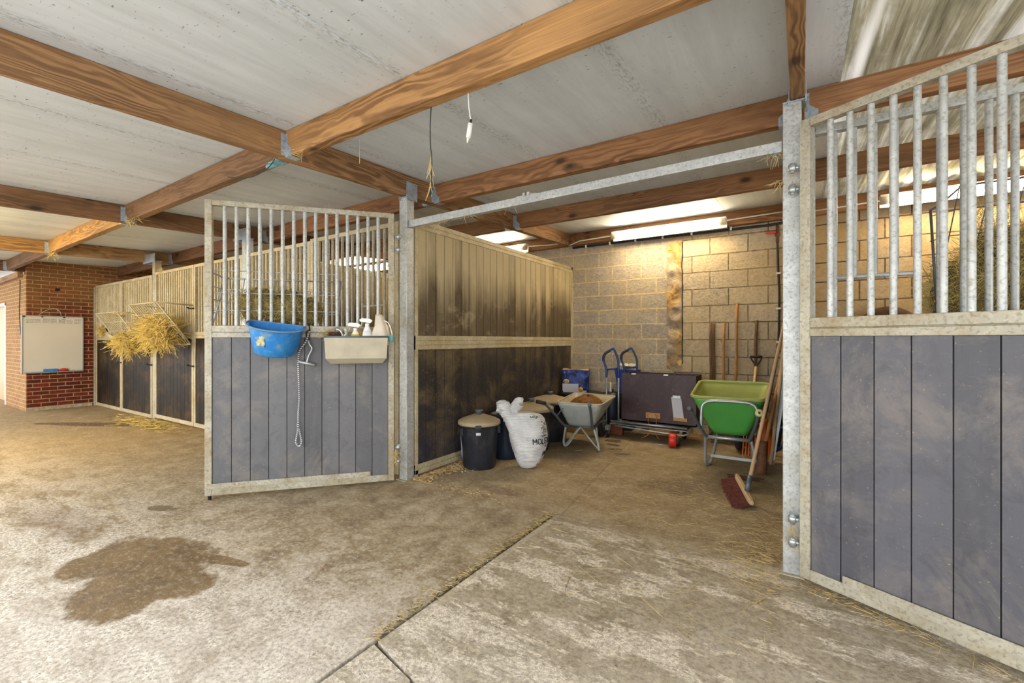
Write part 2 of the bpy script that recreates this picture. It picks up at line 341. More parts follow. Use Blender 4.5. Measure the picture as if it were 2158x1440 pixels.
k, p5 = stain([(-4.6, .95, .8, .22, .1), (-2.3, 3.3, .5, .10, -.2)], (3, 1.2), .25, .4, srgb(112, 86, 70), k)
k, p6 = stain([(-2.2, 5.1, .7, .35, 0), (-.9, 4.3, .5, .3, .3)], (4, 1.2), .2, .5, srgb(96, 78, 56), k)
rg = n.math('SUBTRACT', n.ramp(fin, [(.3, .78), (.7, .95)]), n.math('MULTIPLY', p1, .15))
hh = n.math('ADD', n.math('MULTIPLY', fin, .8), n.math('ADD', n.math('MULTIPLY', med, .8), n.math('MULTIPLY', n.math('MULTIPLY', lace, w1), .35)))
k = n.mix(n.ramp(fin, [(.40, .45), (.53, 0.0)]), k, srgb(104, 88, 64))
k = n.mix(n.ramp(n.noise(n.mapv(v, (1, 1.6, 1)), 18, 8, .85), [(.50, 0.0), (.62, .45)]), k, srgb(206, 194, 172))
k = n.mix(n.ramp(n.noise(v, 30, 3, .6), [(.66, 0.0), (.70, .5)]), k, srgb(84, 70, 52))
M['floor'] = n.bsdf(k, rg, 0, n.bump(hh, .55, .012))
M['joint'] = m_plain('joint_dirt', srgb(96, 84, 62), .95, 0, .4, 30, .8)

# ------------------------------------------------------------------ mesh helpers
class MB:
    def __init__(s): s.v = []; s.f = []; s.sm = []
    def add(s, vs, fs, smooth=False, mat=None):
        b = len(s.v)
        s.v += [tuple(mat @ Vector(p)) if mat else tuple(p) for p in vs]
        s.f += [tuple(i+b for i in f) for f in fs]; s.sm += [smooth]*len(fs); return s
    def box(s, x0, x1, y0, y1, z0, z1, mat=None):
        vs = [(x, y, z) for z in (z0, z1) for y in (y0, y1) for x in (x0, x1)]
        return s.add(vs, [(0, 2, 3, 1), (4, 5, 7, 6), (0, 1, 5, 4), (2, 6, 7, 3), (0, 4, 6, 2), (1, 3, 7, 5)], False, mat)
    def hexa(s, p):                                       # 8 points, bottom ring then top ring
        return s.add(p, [(3, 2, 1, 0), (4, 5, 6, 7), (0, 1, 5, 4), (1, 2, 6, 5), (2, 3, 7, 6), (3, 0, 4, 7)])
    def tube(s, pts, r, seg=10, closed=False, cap=True, rfun=None):
        P = [Vector(p) for p in pts]; n_ = len(P); rings = []
        up = None
        for i in range(n_):
            if closed: t = (P[(i+1) % n_]-P[i-1])
            else: t = P[min(i+1, n_-1)]-P[max(i-1, 0)]
            t.normalize()
            if up is None:
                up = Vector((0, 0, 1)) if abs(t.z) < .9 else Vector((1, 0, 0))
            a = t.cross(up)
            if a.length < 1e-5: a = t.cross(Vector((0, 1, 0)))
            a.normalize(); b = a.cross(t).normalized(); up = b
            rr = rfun(i/(n_-1)) if rfun else r
            rings.append([P[i]+a*rr*cos(2*pi*k/seg)+b*rr*sin(2*pi*k/seg) for k in range(seg)])
        vs = [p for r_ in rings for p in r_]; fs = []
        m = n_ if closed else n_-1
        for i in range(m):
            for k_ in range(seg):
                j = (i+1) % n_; q = (k_+1) % seg
                fs.append((i*seg+k_, i*seg+q, j*seg+q, j*seg+k_))
        s.add(vs, fs, True)
        if cap and not closed:
            b0 = len(s.v)-len(vs)
            s.f.append(tuple(b0+k_ for k_ in reversed(range(seg)))); s.sm.append(False)
            s.f.append(tuple(b0+(n_-1)*seg+k_ for k_ in range(seg))); s.sm.append(False)
        return s
    def lathe(s, prof, c=(0, 0, 0), seg=32, sx=1, sy=1, mat=None):
        vs = []; fs = []
        for r, z in prof:
            for k_ in range(seg):
                a = 2*pi*k_/seg; vs.append((c[0]+r*cos(a)*sx, c[1]+r*sin(a)*sy, c[2]+z))
        for i in range(len(prof)-1):
            for k_ in range(seg):
                q = (k_+1) % seg; fs.append((i*seg+k_, i*seg+q, (i+1)*seg+q, (i+1)*seg+k_))
        return s.add(vs, fs, True, mat)
    def loft(s, rings, cap0=True, cap1=True, smooth=True):
        seg = len(rings[0]); vs = [p for r_ in rings for p in r_]; fs = []
        for i in range(len(rings)-1):
            for k_ in range(seg):
                q = (k_+1) % seg; fs.append((i*seg+k_, i*seg+q, (i+1)*seg+q, (i+1)*seg+k_))
        s.add(vs, fs, smooth)
        b0 = len(s.v)-len(vs)
        if cap0: s.f.append(tuple(b0+k_ for k_ in reversed(range(seg)))); s.sm.append(False)
        if cap1: s.f.append(tuple(b0+(len(rings)-1)*seg+k_ for k_ in range(seg))); s.sm.append(False)
        return s
    def prism(s, poly, axis, a, b):                        # poly of 2D points extruded along axis 0/1/2
        def P(p, h):
            q = list(p); q.insert(axis, h); return tuple(q)
        m = len(poly); vs = [P(p, a) for p in poly]+[P(p, b) for p in poly]
        fs = [tuple(range(m))[::-1], tuple(range(m, 2*m))]+[(i, (i+1) % m, m+(i+1) % m, m+i) for i in range(m)]
        return s.add(vs, fs)
    def strand(s, p, d, L, r, bend=.3, segs=2):
        """a thin three-sided stalk"""
        p = Vector(p); d = Vector(d).normalized(); a = d.orthogonal().normalized(); b = d.cross(a)
        side = a*cos(random.random()*6.3)+b*sin(random.random()*6.3)
        vs = []; cur = p.copy(); dd = d.copy()
        for i in range(segs+1):
            for k_ in range(3):
                an = 2*pi*k_/3; vs.append(cur+(a*cos(an)+b*sin(an))*r)
            dd = (dd+side*bend/segs).normalized(); cur = cur+dd*(L/segs)
        fs = []
        for i in range(segs):
            for k_ in range(3):
                q = (k_+1) % 3; fs.append((i*3+k_, i*3+q, (i+1)*3+q, (i+1)*3+k_))
        return s.add(vs, fs)
    def build(s, name, mat, parent=None, world=False, bevel=0.0, solid=0.0, color=None, kind=None, origin=None, sub=0):
        me = bpy.data.meshes.new(name)
        vs = s.v
        if world and parent is not None:
            inv = parent.matrix_basis.inverted() if parent.parent is None else (parent.parent.matrix_basis @ parent.matrix_basis).inverted()
            vs = [tuple(inv @ Vector(p)) for p in vs]
        if origin is not None:
            o_ = Vector(origin); vs = [tuple(Vector(p)-o_) for p in vs]
        me.from_pydata(vs, [], s.f); me.update()
        me.polygons.foreach_set('use_smooth', s.sm)
        me.materials.append(mat)
        o = bpy.data.objects.new(name, me); C.objects.link(o)
        if parent is not None: o.parent = parent
        if origin is not None: o.location = origin
        if solid: m = o.modifiers.new('solid', 'SOLIDIFY'); m.thickness = solid; m.offset = 0
        if sub: m = o.modifiers.new('sub', 'SUBSURF'); m.levels = sub; m.render_levels = sub
        if bevel: m = o.modifiers.new('bevel', 'BEVEL'); m.width = bevel; m.segments = 2; m.limit_method = 'ANGLE'; m.angle_limit = R(40)
        if color: o.color = (*color, 1)
        if kind: o['kind'] = kind
        return o

def thing(name, label, cat, loc=(0, 0, 0), rotz=0.0, group=None, rot=None):
    o = bpy.data.objects.new(name, None); C.objects.link(o); o.empty_display_size = .1
    o.location = loc; o.rotation_euler = rot if rot else (0, 0, rotz); o['label'] = label; o['category'] = cat
    if group: o['group'] = group
    # matrix_basis is only refreshed lazily; set it outright
    o.matrix_basis = Matrix.Translation(Vector(loc)) @ (Matrix.Rotation(rotz, 4, 'Z') if not rot else __import__('mathutils').Euler(rot).to_matrix().to_4x4())
    return o
def tag(o, label, cat, group=None, kind=None):
    o['label'] = label; o['category'] = cat
    if group: o['group'] = group
    if kind: o['kind'] = kind
    return o
def dup(o, loc, rotz=None, label=None, group=None):
    c = o.copy(); C.objects.link(c)
    if loc is not None: c.location = loc
    if rotz is not None: c.rotation_euler = (0, 0, rotz)
    if label: c['label'] = label
    if group: c['group'] = group
    for ch in list(o.children):
        d = ch.copy(); C.objects.link(d); d.parent = c
        for g in list(ch.children):
            e = g.copy(); C.objects.link(e); e.parent = d
    return c
def arc(c, r, a0, a1, n_, plane='xz', y=0):
    out = []
    for i in range(n_+1):
        a = R(a0+(a1-a0)*i/n_); out.append((c[0]+r*cos(a), c[1]+r*sin(a)))
    return out
def rnd(a, b): return random.uniform(a, b)
def smooth_path(pts, n_=6):
    P = [Vector(p) for p in pts]; out = []
    for i in range(len(P)-1):
        p0 = P[max(i-1, 0)]; p1 = P[i]; p2 = P[i+1]; p3 = P[min(i+2, len(P)-1)]
        for k_ in range(n_):
            t = k_/n_; out.append(.5*((2*p1)+(p2-p0)*t+(2*p0-5*p1+4*p2-p3)*t*t+(3*p1-p0-3*p2+p3)*t**3))
    out.append(P[-1]); return out

# ------------------------------------------------------------------ levels
def drop(x): return .0055*min(0.0, x+4.0)
def zb(x, y): return 2.60+.041*y+drop(x)                 # underside of beams
def zc(x, y): return 2.795+.041*y+drop(x)                # ceiling face

# ------------------------------------------------------------------ setting
GX, GY = -1.60, 1.335                                    # joints in the concrete
m = MB()
g = .012
def slab(p): m.hexa([(x, y, -.12) for x, y in p]+[(x, y, 0) for x, y in p])
slab([(-20, -9), (GX-g, -9), (GX-g, 3.05), (-20, 3.05)])
CK = [(GX+g, 1.335+g), (-1.30, 1.262+g), (-.8, 1.18+g), (8, .55)]
slab([(GX+g, 1.335+g), (-1.30, 1.262+g), (-1.30, 3.045), (GX+g, 3.045)])
slab([(-1.30, 1.262+g), (-.8, 1.17+g), (-.8, 3.045), (-1.30, 3.045)])
slab([(-.8, 1.17+g), (8, .45+g), (8, 3.045), (-.8, 3.045)])
slab([(GX+g, -9), (-1.30, -9), (-1.30, 1.262), (GX+g, 1.335-g)])
slab([(-1.30, -9), (-.8, -9), (-.8, 1.17-.004), (-1.30, 1.262-.006)])
slab([(-.8, -9), (8, -9), (8, .45), (-.8, 1.17-.004)])
slab([(-20, 3.05), (8, 3.05), (8, 7.0), (-20, 7.0)])
fl = m.build('floor', M['floor'], kind='structure')
MB().box(-20, 8, -9, 7, -.2, -.022).build('trim_1', M['joint'], kind='structure')
def wavy(o, amp): pass
# back wall
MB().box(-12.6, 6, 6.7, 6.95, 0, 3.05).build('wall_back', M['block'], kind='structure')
# brick pier with two faces, one coloured as lamp-lit
m = MB(); m.box(-12.45, -12.2, 2.062, 6.7, 0, 2.90); m.build('wall_left', M['brick_red'], kind='structure')
m = MB(); m.box(-13.88, -12.2, 2.05, 2.062, 0, 2.585); m.box(-13.88, -12.45, 2.062, 2.3, 0, 2.585)
m.box(-18, -13.88, 2.05, 2.3, 2.12, 2.585); m.box(-18, -15.82, 2.05, 2.3, 0, 2.12)
m.build('wall_front', M['brick_lit'], kind='structure')
m = MB(); m.box(-12.215, -12.19, 2.052, 2.98, .0, .06); m.build('baseboard_left', m_plain('rough_render', srgb(176, 162, 138), .9, 0, .4, 20, .6), kind='structure')
d1 = MB().box(-15.75, -13.96, 2.14, 2.18, 0.02, 2.06).build('door_1', M['tan'], kind='structure')
MB().tube([(-14.06, 2.13, 1.02), (-14.06, 2.08, 1.02), (-14.18, 2.08, 1.02)], .011, 8).build('door_handle', M['steel'], d1)
m = MB(); m.box(-13.96, -13.88, 2.04, 2.2, 0, 2.12); m.box(-15.82, -15.75, 2.04, 2.2, 0, 2.12); m.box(-15.82, -13.88, 2.04, 2.2, 2.06, 2.12)
m.build('trim_2', M['white'], kind='structure', bevel=.004)
# wall plate above the lamp-lit brickwork
m = MB(); m.hexa([(-18, 1.98, 2.50), (-12.43, 1.98, 2.535), (-12.43, 2.05, 2.535), (-18, 2.05, 2.50), (-18, 1.98, 2.61), (-12.43, 1.98, 2.64), (-12.43, 2.05, 2.64), (-18, 2.05, 2.61)])
m.build('trim_3', M['wood_x'], kind='structure', color=(1, .9, .7))

# ceiling panels, laid with gaps
edges = [.2-1.07*i for i in range(19)]
m = MB(); cv = []
for i, e in enumerate(edges[:-1]):
    x1 = e-.004; x0 = edges[i+1]+.004
    if i == 0: x1 = e
    pts = [(x0, -1.3), (x1, -1.3), (x1, 6.95), (x0, 6.95)]
    m.hexa([(x, y, zc(x, y)) for x, y in pts]+[(x, y, zc(x, y)+.06) for x, y in pts])
m.build('ceiling', M['ceiling'], kind='structure')
m = MB()
for i in (1, 2):                                          # flat cover strips over two joints
    e = edges[i]
    m.hexa([(e+dx, y, zc(e, y)-.004) for dx, y in ((-.012, -1.3), (.012, -1.3), (.012, 6.9), (-.012, 6.9))]+[(e+dx, y, zc(e, y)+.001) for dx, y in ((-.012, -1.3), (.012, -1.3), (.012, 6.9), (-.012, 6.9))])
m.build('trim_4', M['ceiling'], kind='structure')
# corrugated rooflight, rippled along X
m = MB(); nx = 260; vs = []; fs = []
for i in range(nx+1):
    x = .2+5.0*i/nx; rz = .016*sin(x*2*pi/.146)
    for y in (-1.3, 1.5, 3.4, 5.0, 6.95): vs.append((x, y, zc(0, y)+.018+rz))
for i in range(nx):
    for j in range(4): fs.append((i*5+j, (i+1)*5+j, (i+1)*5+j+1, i*5+j+1))
m.add(vs, fs, True); m.build('ceiling', M['rooflight'], kind='structure')

# ------------------------------------------------------------------ roof timbers
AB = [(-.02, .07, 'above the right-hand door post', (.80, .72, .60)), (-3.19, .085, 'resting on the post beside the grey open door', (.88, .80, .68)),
      (-6.39, .085, 'over the post behind the open door', (.62, .52, .42)), (-9.54, .085, 'farthest but one, lit yellow', (1.0, .95, .75)),  # last tint carries the lamp's yellow on that beam
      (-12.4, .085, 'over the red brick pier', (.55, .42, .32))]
def beamA(x, w, where, col, i):
    y0, y1 = -1.3, 6.6
    if i == 4: y0, y1 = -1.3, 6.6
    a, b = x-w/2, x+w/2
    pts = [(a, y0), (b, y0), (b, y1), (a, y1)]
    m = MB().hexa([(p, q, zb(x, q)) for p, q in pts]+[(p, q, zc(x, q)-.002) for p, q in pts])
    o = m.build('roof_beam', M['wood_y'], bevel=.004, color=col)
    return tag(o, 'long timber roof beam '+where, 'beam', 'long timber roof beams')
for i, a in enumerate(AB): beamA(*a, i)
def hanger_mb(w, h, d=.055):
    """joist hanger at x=0 opening towards +x; joist runs along +x, half width w"""
    m = MB(); t = .003
    for s_ in (-1, 1):
        y = s_*(w+t/2)
        poly = [(0, .0), (d*1.3, 0), (d*1.3, h*.30), (d*.45, h*.52), (d*.45, h*.95), (0, h*.95)]
        m.prism([(p[0], p[1]) for p in poly], 1, y-t/2, y+t/2)
        m.box(0, t, min(y, y+s_*.035), max(y, y+s_*.035), h*.05, h*.95)
        for zz in (.35, .6, .8): m.tube([(.02, y, h*zz), (.02, y+s_*.006, h*zz)], .004, 6)
    m.box(0, d*1.3, -w-t, w+t, -t, 0)
    return m
def joist(i, y, th, col, label):
    """i: bay between beam i and beam i+1 (to its left); i=-1: the bay right of beam 0"""
    if i >= 0:
        x1 = AB[i][0]-AB[i][1]/2-.001; x0 = AB[i+1][0]+AB[i+1][1]/2+.001
    else: x0 = AB[0][0]+AB[0][1]/2+.001; x1 = 3.1
    t = thing('ceiling_joist', label, 'joist', ((x0+x1)/2, y, zb((x0+x1)/2, y)), 0, 'cross joists under the ceiling panels')
    w = th/2
    def q(x, yy, top): return (x, yy, (zc(x, yy)-.003 if top else zb(x, y)+.004))
    m = MB().hexa([q(x0, y-w, 0), q(x1, y-w, 0), q(x1, y+w, 0), q(x0, y+w, 0), q(x0, y-w, 1), q(x1, y-w, 1), q(x1, y+w, 1), q(x0, y+w, 1)])
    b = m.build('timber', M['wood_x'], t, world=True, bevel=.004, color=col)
    if y < 6.4:
        for xe, s_ in ((x0, 0), (x1, 180)):
            if i == -1 and s_ == 180: continue
            mm = hanger_mb(w, .175)
            M4 = Matrix.Translation(Vector((xe, y, zb(xe, y)))) @ Matrix.Rotation(R(s_), 4, 'Z')
            mm.v = [tuple(M4 @ Vector(p)) for p in mm.v]
            mm.build('joist_hanger', M['galv_blue'], t, world=True)
    return t
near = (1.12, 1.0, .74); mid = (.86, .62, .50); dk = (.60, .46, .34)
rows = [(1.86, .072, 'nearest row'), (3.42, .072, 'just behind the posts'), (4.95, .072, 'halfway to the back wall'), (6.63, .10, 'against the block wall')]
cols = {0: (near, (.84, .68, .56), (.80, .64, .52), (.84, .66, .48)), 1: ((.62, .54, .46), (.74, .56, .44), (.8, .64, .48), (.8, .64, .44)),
        2: ((1.0, .92, .62), (.48, .35, .26), (.6, .45, .34), (.6, .45, .34)), 3: ((.55, .46, .36), (.38, .28, .20), (.5, .36, .28), (.5, .36, .28)),  # first joist tint over the hay-rack stalls carries the lamp's yellow
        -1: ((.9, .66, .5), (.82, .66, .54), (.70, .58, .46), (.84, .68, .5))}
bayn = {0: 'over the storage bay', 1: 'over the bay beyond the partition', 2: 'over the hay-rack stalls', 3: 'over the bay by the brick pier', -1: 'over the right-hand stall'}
for i in (-1, 0, 1, 2, 3):
    for r_, (y, th, rn) in enumerate(rows):
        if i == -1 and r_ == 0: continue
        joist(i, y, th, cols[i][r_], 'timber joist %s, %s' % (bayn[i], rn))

# ------------------------------------------------------------------ posts
def post(x0, x1, bx0, bx1, label, y0=3.02, y1=3.12, mat='galv', h=None):
    xc = (x0+x1)/2; top = zb(bx0 if bx0 < -3 else xc, 3.0)-.004
    t = thing('steel_post', label, 'post', (xc, (y0+y1)/2, 0), 0, 'galvanised stall posts')
    m = MB().box(x0, x1, y0, y1, 0, top); m.build('post_tube', M[mat], t, world=True, bevel=.006)
    m = MB().box(x0-.012, x1+.012, y0-.03, y1+.03, 0, .008)
    m.build('base_plate', M['galv_dirty'], t, world=True, bevel=.002)
    m = MB(); w0, w1 = bx0-.006, bx1+.006
    for xx in (w0, w1-.0): m.box(xx-.003, xx+.003, y0-.02, y1+.02, top-.03, top+.135)
    m.box(min(w0, x0), max(w1, x1), y0-.01, y1+.01, top-.010, top-.002)
    if abs(x0-bx0) > .12: m.box(min(w0, x0), x1+.03, y0-.012, y0-.006, top-.03, top+.115)
    m.build('saddle_bracket', M['galv_blue'], t, world=True)
    return t
post(-.092, 0.0, -.055, .015, 'near galvanised steel post between storage bay and right-hand stall')
post(-3.26, -3.16, -3.2325, -3.1475, 'galvanised steel post where the dark board partition meets the grey door')
post(-6.25, -6.15, -6.4325, -6.3475, 'galvanised post seen through the bars of the open grey door', mat='galv_blue')
post(-9.23, -9.13, -9.5825, -9.4975, 'galvanised post standing behind the hanging hay, between the far stalls', mat='galv_dirty')
m = MB().box(-12.19, -12.14, 3.0, 3.06, 0, 2.42)
tag(m.build('steel_post', M['galv_dirty'], bevel=.004), 'slim galvanised post fixed to the end of the red brick pier', 'post')
# overhead rail
t = thing('overhead_rail', 'galvanised rail bridging the open storage bay between two posts', 'rail', (-1.62, 3.07, 2.435))
MB().hexa([(-3.155, 3.04, 2.425), (-.095, 3.04, 2.45), (-.095, 3.10, 2.45), (-3.155, 3.10, 2.425), (-3.155, 3.04, 2.492), (-.095, 3.04, 2.512), (-.095, 3.10, 2.512), (-3.155, 3.10, 2.492)]).build('rail_tube', M['galv'], t, world=True, bevel=.004)
m = MB(); m.box(-1.95, -1.86, 3.06, 3.10, 2.498, 2.512); m.box(-1.84, -1.76, 3.06, 3.10, 2.498, 2.512); m.box(-1.88, -1.86, 3.05, 3.10, 2.498, 2.528); m.box(-1.84, -1.82, 3.05, 3.10, 2.498, 2.528)
m.build('latch_plate', M['galv'], t, world=True)
m = MB().box(-.16, -.098, 3.02, 3.11, 2.44, 2.452); m.tube([(-.13, 3.06, 2.44), (-.13, 3.06, 2.425)], .012, 8); m.build('end_bracket', M['galv_blue'], t, world=True)

# ------------------------------------------------------------------ stall doors
def stall_door(label, loc, rotz, side, L, group, mats, hatch=None, strip=True, nb=15, boards=10, hinge=True, latch=False, top=2.55, nboardz=.10):
    """local x runs from the hinge to the free end; side is the y sign of the face towards the yard"""
    fm, bm, barm = mats
    t = thing('stall_door', label, 'stall door', loc, rotz, group)
    m = MB(); T = .025; W = .053
    m.box(0, W, -T, T, .04, top); m.box(L-W, L, -T, T, .04, top)
    m.box(W, L-W, -T, T, top-.045, top); m.box(W, L-W, -T, T, .04, .10)
    m.build('door_frame', M[fm], t, bevel=.004)
    m = MB(); m.box(W, L-W, -T-.002, T+.002, 1.368, 1.409); m.box(W, L-W, -T+.004, T-.004, 1.409, 1.415); m.box(W, L-W, -T, T, 1.415, 1.468)
    m.build('middle_rail', M[fm], t, bevel=.003)
    m = MB(); bw = (L-2*W)/boards
    for i in range(boards):
        a = W+bw*i+.0022; b = W+bw*(i+1)-.0022
        m.box(a, b, -.015, .015, nboardz, 1.368)
    bd = m.build('board_panel', M[bm], t, bevel=.002)
    m = MB().box(W, L-W, -.009, .009, nboardz, 1.368); m.build('board_tongue', M['black_gap'], bd)
    pit = (L-2*W)/(nb+1)
    for i in range(nb):
        x = W+pit*(i+1); z0 = 1.462
        if hatch and hatch[0] < i < hatch[1]: z0 = 1.70
        MB().tube([(x, 0, z0), (x, 0, top-.044)], .0155, 12, cap=False).build('grille_bar', M[barm], t)
    if hatch:
        MB().tube([(W+pit*(hatch[0]+1), 0, 1.695), (W+pit*(hatch[1]+1), 0, 1.695)], .013, 10).build('hatch_bar', M[barm], t)
    if strip:
        y0, y1 = sorted((side*(T+.001), side*(T+.006)))
        MB().box(.21, L-W*.3, y0, y1, .098, .142).build('kick_strip', M['galv_dirty'], t)
    if hinge:
        for zz in ((2.25, .06), (.28, .065)):
            m = MB(); hx, hy = -.038, side*.022
            for s_ in (-1, 1):
                zc_ = zz[0]+s_*zz[1]
                m.tube([(hx, hy, zc_-.018), (hx, hy, zc_+.018)], .020, 12)
                m.tube([(hx, hy, zc_-.028), (hx, hy, zc_+.028)], .012, 10)
                m.tube([(hx, hy, zc_+.014), (hx, hy, zc_+.024)], .016, 6)
                m.tube([(hx, hy, zc_), (.0, 0, zc_)], .010, 8)
                m.tube([(hx, hy, zc_), (hx-.0, -side*.03, zc_)], .009, 8)
            m.build('hinge', M['steel'], t)
    if latch:
        for zz in (.95, 1.82):
            m = MB(); x = L-.03; y = side*.04
            m.tube([(x-.05, y, zz), (x+.08, y, zz)], .011, 8); m.tube([(x, side*.026, zz), (x, side*.062, zz)], .009, 8)
            m.tube([(x-.05, y, zz), (x-.055, side*.075, zz+.02)], .012, 8)
            m.build('latch_bolt', M['iron'], t)
    return t
LD = (-3.2, 2.9, 0); LROT = math.atan2(-.759, -.651)
ld = stall_door('grey-boarded stall door swung open, blue feed bucket and tin manger on it', LD, LROT, 1, 1.53, 'open doors of the storage bay', ('galv_dirty', 'board_grey', 'galv'), top=2.525)
ld.rotation_euler = (0, R(0.0), LROT)
RDR = math.atan2(-.443, .896)
rd = stall_door('slate-boarded stall door standing open at the near post', (0.0, 2.955, 0), RDR, -1, 1.53, 'open doors of the storage bay', ('galv_dirty', 'board_right', 'galv'), top=2.557)
# free-end hanging bit on the left door: a drop bolt
MB().tube([(1.50, 0, .005), (1.50, 0, .06)], .014, 8).build('drop_bolt', M['iron'], ld)
# closed leaves
leafL = 1.44
cl = 'closed stall front leaves'
fp = stall_door('closed barred stall door behind the open grey door, next to the post', (-4.715, 3.045, 0), 0, -1, leafL, cl, ('galv_yellow', 'board_far', 'galv_dirty'), hatch=(9, 13), strip=False, hinge=False, latch=False, top=2.50)
gp = stall_door('closed barred stall door seen through the left half of the open door bars', (-6.15, 3.045, 0), 0, -1, leafL-.01, cl, ('galv_yellow', 'board_far', 'galv_yellow'), strip=False, hinge=False, latch=True, top=2.48)
dup(gp, (-9.125, 3.045, 0), 0, 'closed stall door with brown boards below the big spilling hay rack')
dup(gp, (-7.68, 3.045, 0), 0, 'closed stall door between the hay rack door and the open grey door edge')
dup(gp, (-12.135, 3.045, -.03), 0, 'farthest closed stall door, black boards against the brick pier')
dup(gp, (-10.69, 3.045, -.03), 0, 'closed stall door with black boards under the smaller hay rack')
stall_door('closed stall front with feed hatch behind the right open door', (.012, 3.075, 0), 0, -1, 1.5, cl, ('galv', 'board_far', 'galv'), hatch=(0, 4), strip=False, hinge=False, latch=False, top=2.555)
stall_door('closed stall front leaf at the far edge of the right stall', (1.52, 3.075, 0), 0, -1, 1.5, cl, ('galv', 'board_far', 'galv'), strip=False, hinge=False, top=2.555)

# ------------------------------------------------------------------ partitions
def partition(x0, x1, label, up='board_up', lo='board_low', fr='galv_yellow'):
    t = thing('stall_partition', label, 'partition', ((x0+x1)/2, 4.9, 0), 0, 'boarded partitions between stalls')
    y0, y1 = 3.13, 6.68
    m = MB(); m.box(x0, x1, y0, y0+.035, .0, 2.53); m.box(x0, x1, y1-.05, y1, .0, 2.53)
    m.box(x0, x1, y0, y1, 2.49, 2.535); m.box(x0+.003, x1-.003, y0, y1, 2.482, 2.49); m.box(x0+.001, x1-.001, y0, y1, 2.442, 2.482)
    m.box(x0, x1, y0, y1, .03, .075); m.box(x0+.002, x1-.002, y0, y1, .079, .125); m.box(x0+.01, x1-.01, y0, y1, .07, .08)
    m.build('partition_frame', M[fr], t, world=True, bevel=.003)
    m = MB()
    for a, b in ((1.25, 1.292), (1.297, 1.335), (1.340, 1.388)): m.box(x0-.001, x1+.001, y0, y1, a, b)
    m.box(x0+.006, x1-.006, y0, y1, 1.25, 1.388)
    m.build('middle_rail', M[fr], t, world=True, bevel=.002)
    for nm, za, zz, mm in (('upper_boards', 1.388, 2.442, up), ('lower_boards', .125, 1.25, lo)):
        m = MB(); y = y0+.035-.02
        while y < y1-.05:
            m.box(x0+.008, x1-.008, max(y, y0+.036)+.004, min(y+.1373, y1-.051)-.004, za, zz); y += .1373
        bd = m.build(nm, M[mm], t, world=True, bevel=.002)
        MB().box(x0+.014, x1-.014, y0+.03, y1-.05, za, zz).build('board_tongue', M['black_gap'], bd, world=True)
    return t
partition(-3.20, -3.15, 'tall dusty dark-boarded partition on the left of the storage bay')
partition(-.085, -.035, 'boarded partition edge-on behind the near steel post')
partition(-6.25, -6.20, 'boarded partition glimpsed through the bars of the open grey door', fr='galv_yellow')
partition(-9.23, -9.18, 'boarded partition behind the hay rack stalls')

# ------------------------------------------------------------------ lamps
def lamp(x0, x1, y, z, label, name='strip_light', tube='tube'):
    t = thing(name, label, 'lamp', ((x0+x1)/2, y, z), 0, 'fluorescent strip lights')
    m = MB().box(x0, x1, y-.03, y+.06, z+.05, z+.085)
    if tube == 'tube': m.box(x0, x1, y+.056, y+.062, z-.045, z+.06)  # back plate added to shield the wall from the tube
    m.build('lamp_body', M['white'], t, world=True, bevel=.004)
    ring = lambda x: [(x, y-.03+.05*(1+cos(a))*.9-.03, z+.02+.045*sin(a)) for a in [2*pi*i/16 for i in range(16)]]
    MB().loft([ring(x0+.09), ring(x1-.09)]).build('diffuser', M[tube], t, world=True)
    for a, b in ((x0, x0+.085), (x1-.085, x1)):
        MB().loft([ring(a), ring(b)]).build('end_cap', M['cloudy'], t, world=True)
    return t
lamp(-2.40, -.83, 6.46, 2.885, 'long glowing strip light above the storage bay block wall')
lamp(-5.45, -3.90, 6.46, 2.885, 'strip light whose end shows above the tall dark partition')
lamp(-8.75, -7.20, 6.46, 2.885, 'glowing strip light seen through the bars of the open grey door')
lamp(-11.8, -10.25, 6.46, 2.87, 'strip light of the farthest stall, glowing behind its bars')
lamp(.74, 2.35, 6.46, 2.885, 'glowing strip light behind the bars of the right-hand stall')
lamp(-8.9, -7.3, .30, 2.685, 'strip light under the ceiling over the yard', tube='tube_yard')

# white conduit and black water pipe along the back wall
m = MB()
m.tube([(-.83, 6.50, 2.93), (-.10, 6.50, 2.945)], .009, 8)
tag(m.build('conduit', M['wirew']), 'white conduit from the storage bay strip light towards the near post', 'conduit')
m = MB(); m.tube([(-2.40, 6.50, 2.925), (-2.95, 6.50, 2.91), (-3.12, 6.50, 2.86)], .009, 8)
tag(m.build('conduit', M['wirew']), 'white conduit from the storage bay strip light, dipping down beside the partition top', 'conduit')
m = MB(); m.tube([(-3.14, 6.48, 2.90), (-3.5, 6.48, 2.905), (-3.9, 6.49, 2.93)], .009, 8); tag(m.build('conduit', M['wirew']), 'white conduit feeding the strip light beyond the dark partition', 'conduit')
m = MB(); m.tube([(.03, 6.50, 2.90), (.74, 6.50, 2.92)], .009, 8); tag(m.build('conduit', M['wirew']), 'white conduit reaching the right stall strip light', 'conduit')
t = thing('water_pipe', 'black water pipe along the wall top, dropping beside the tools', 'pipe', (-1.7, 6.66, 2.8))
m = MB(); m.tube([(-3.14, 6.665, 2.85), (-2.2, 6.66, 2.848), (-1.2, 6.665, 2.838), (-.35, 6.665, 2.835), (-.10, 6.665, 2.85)], .017, 10)
m.tube([(-.26, 6.665, 2.84), (-.26, 6.665, 2.79)], .016, 8); m.tube(smooth_path([(-.26, 6.66, 2.62), (-.255, 6.66, 2.3), (-.24, 6.66, 1.9), (-.25, 6.66, 1.24)]), .014, 10)
m.build('pipe', M['blackwire'], t, world=True)
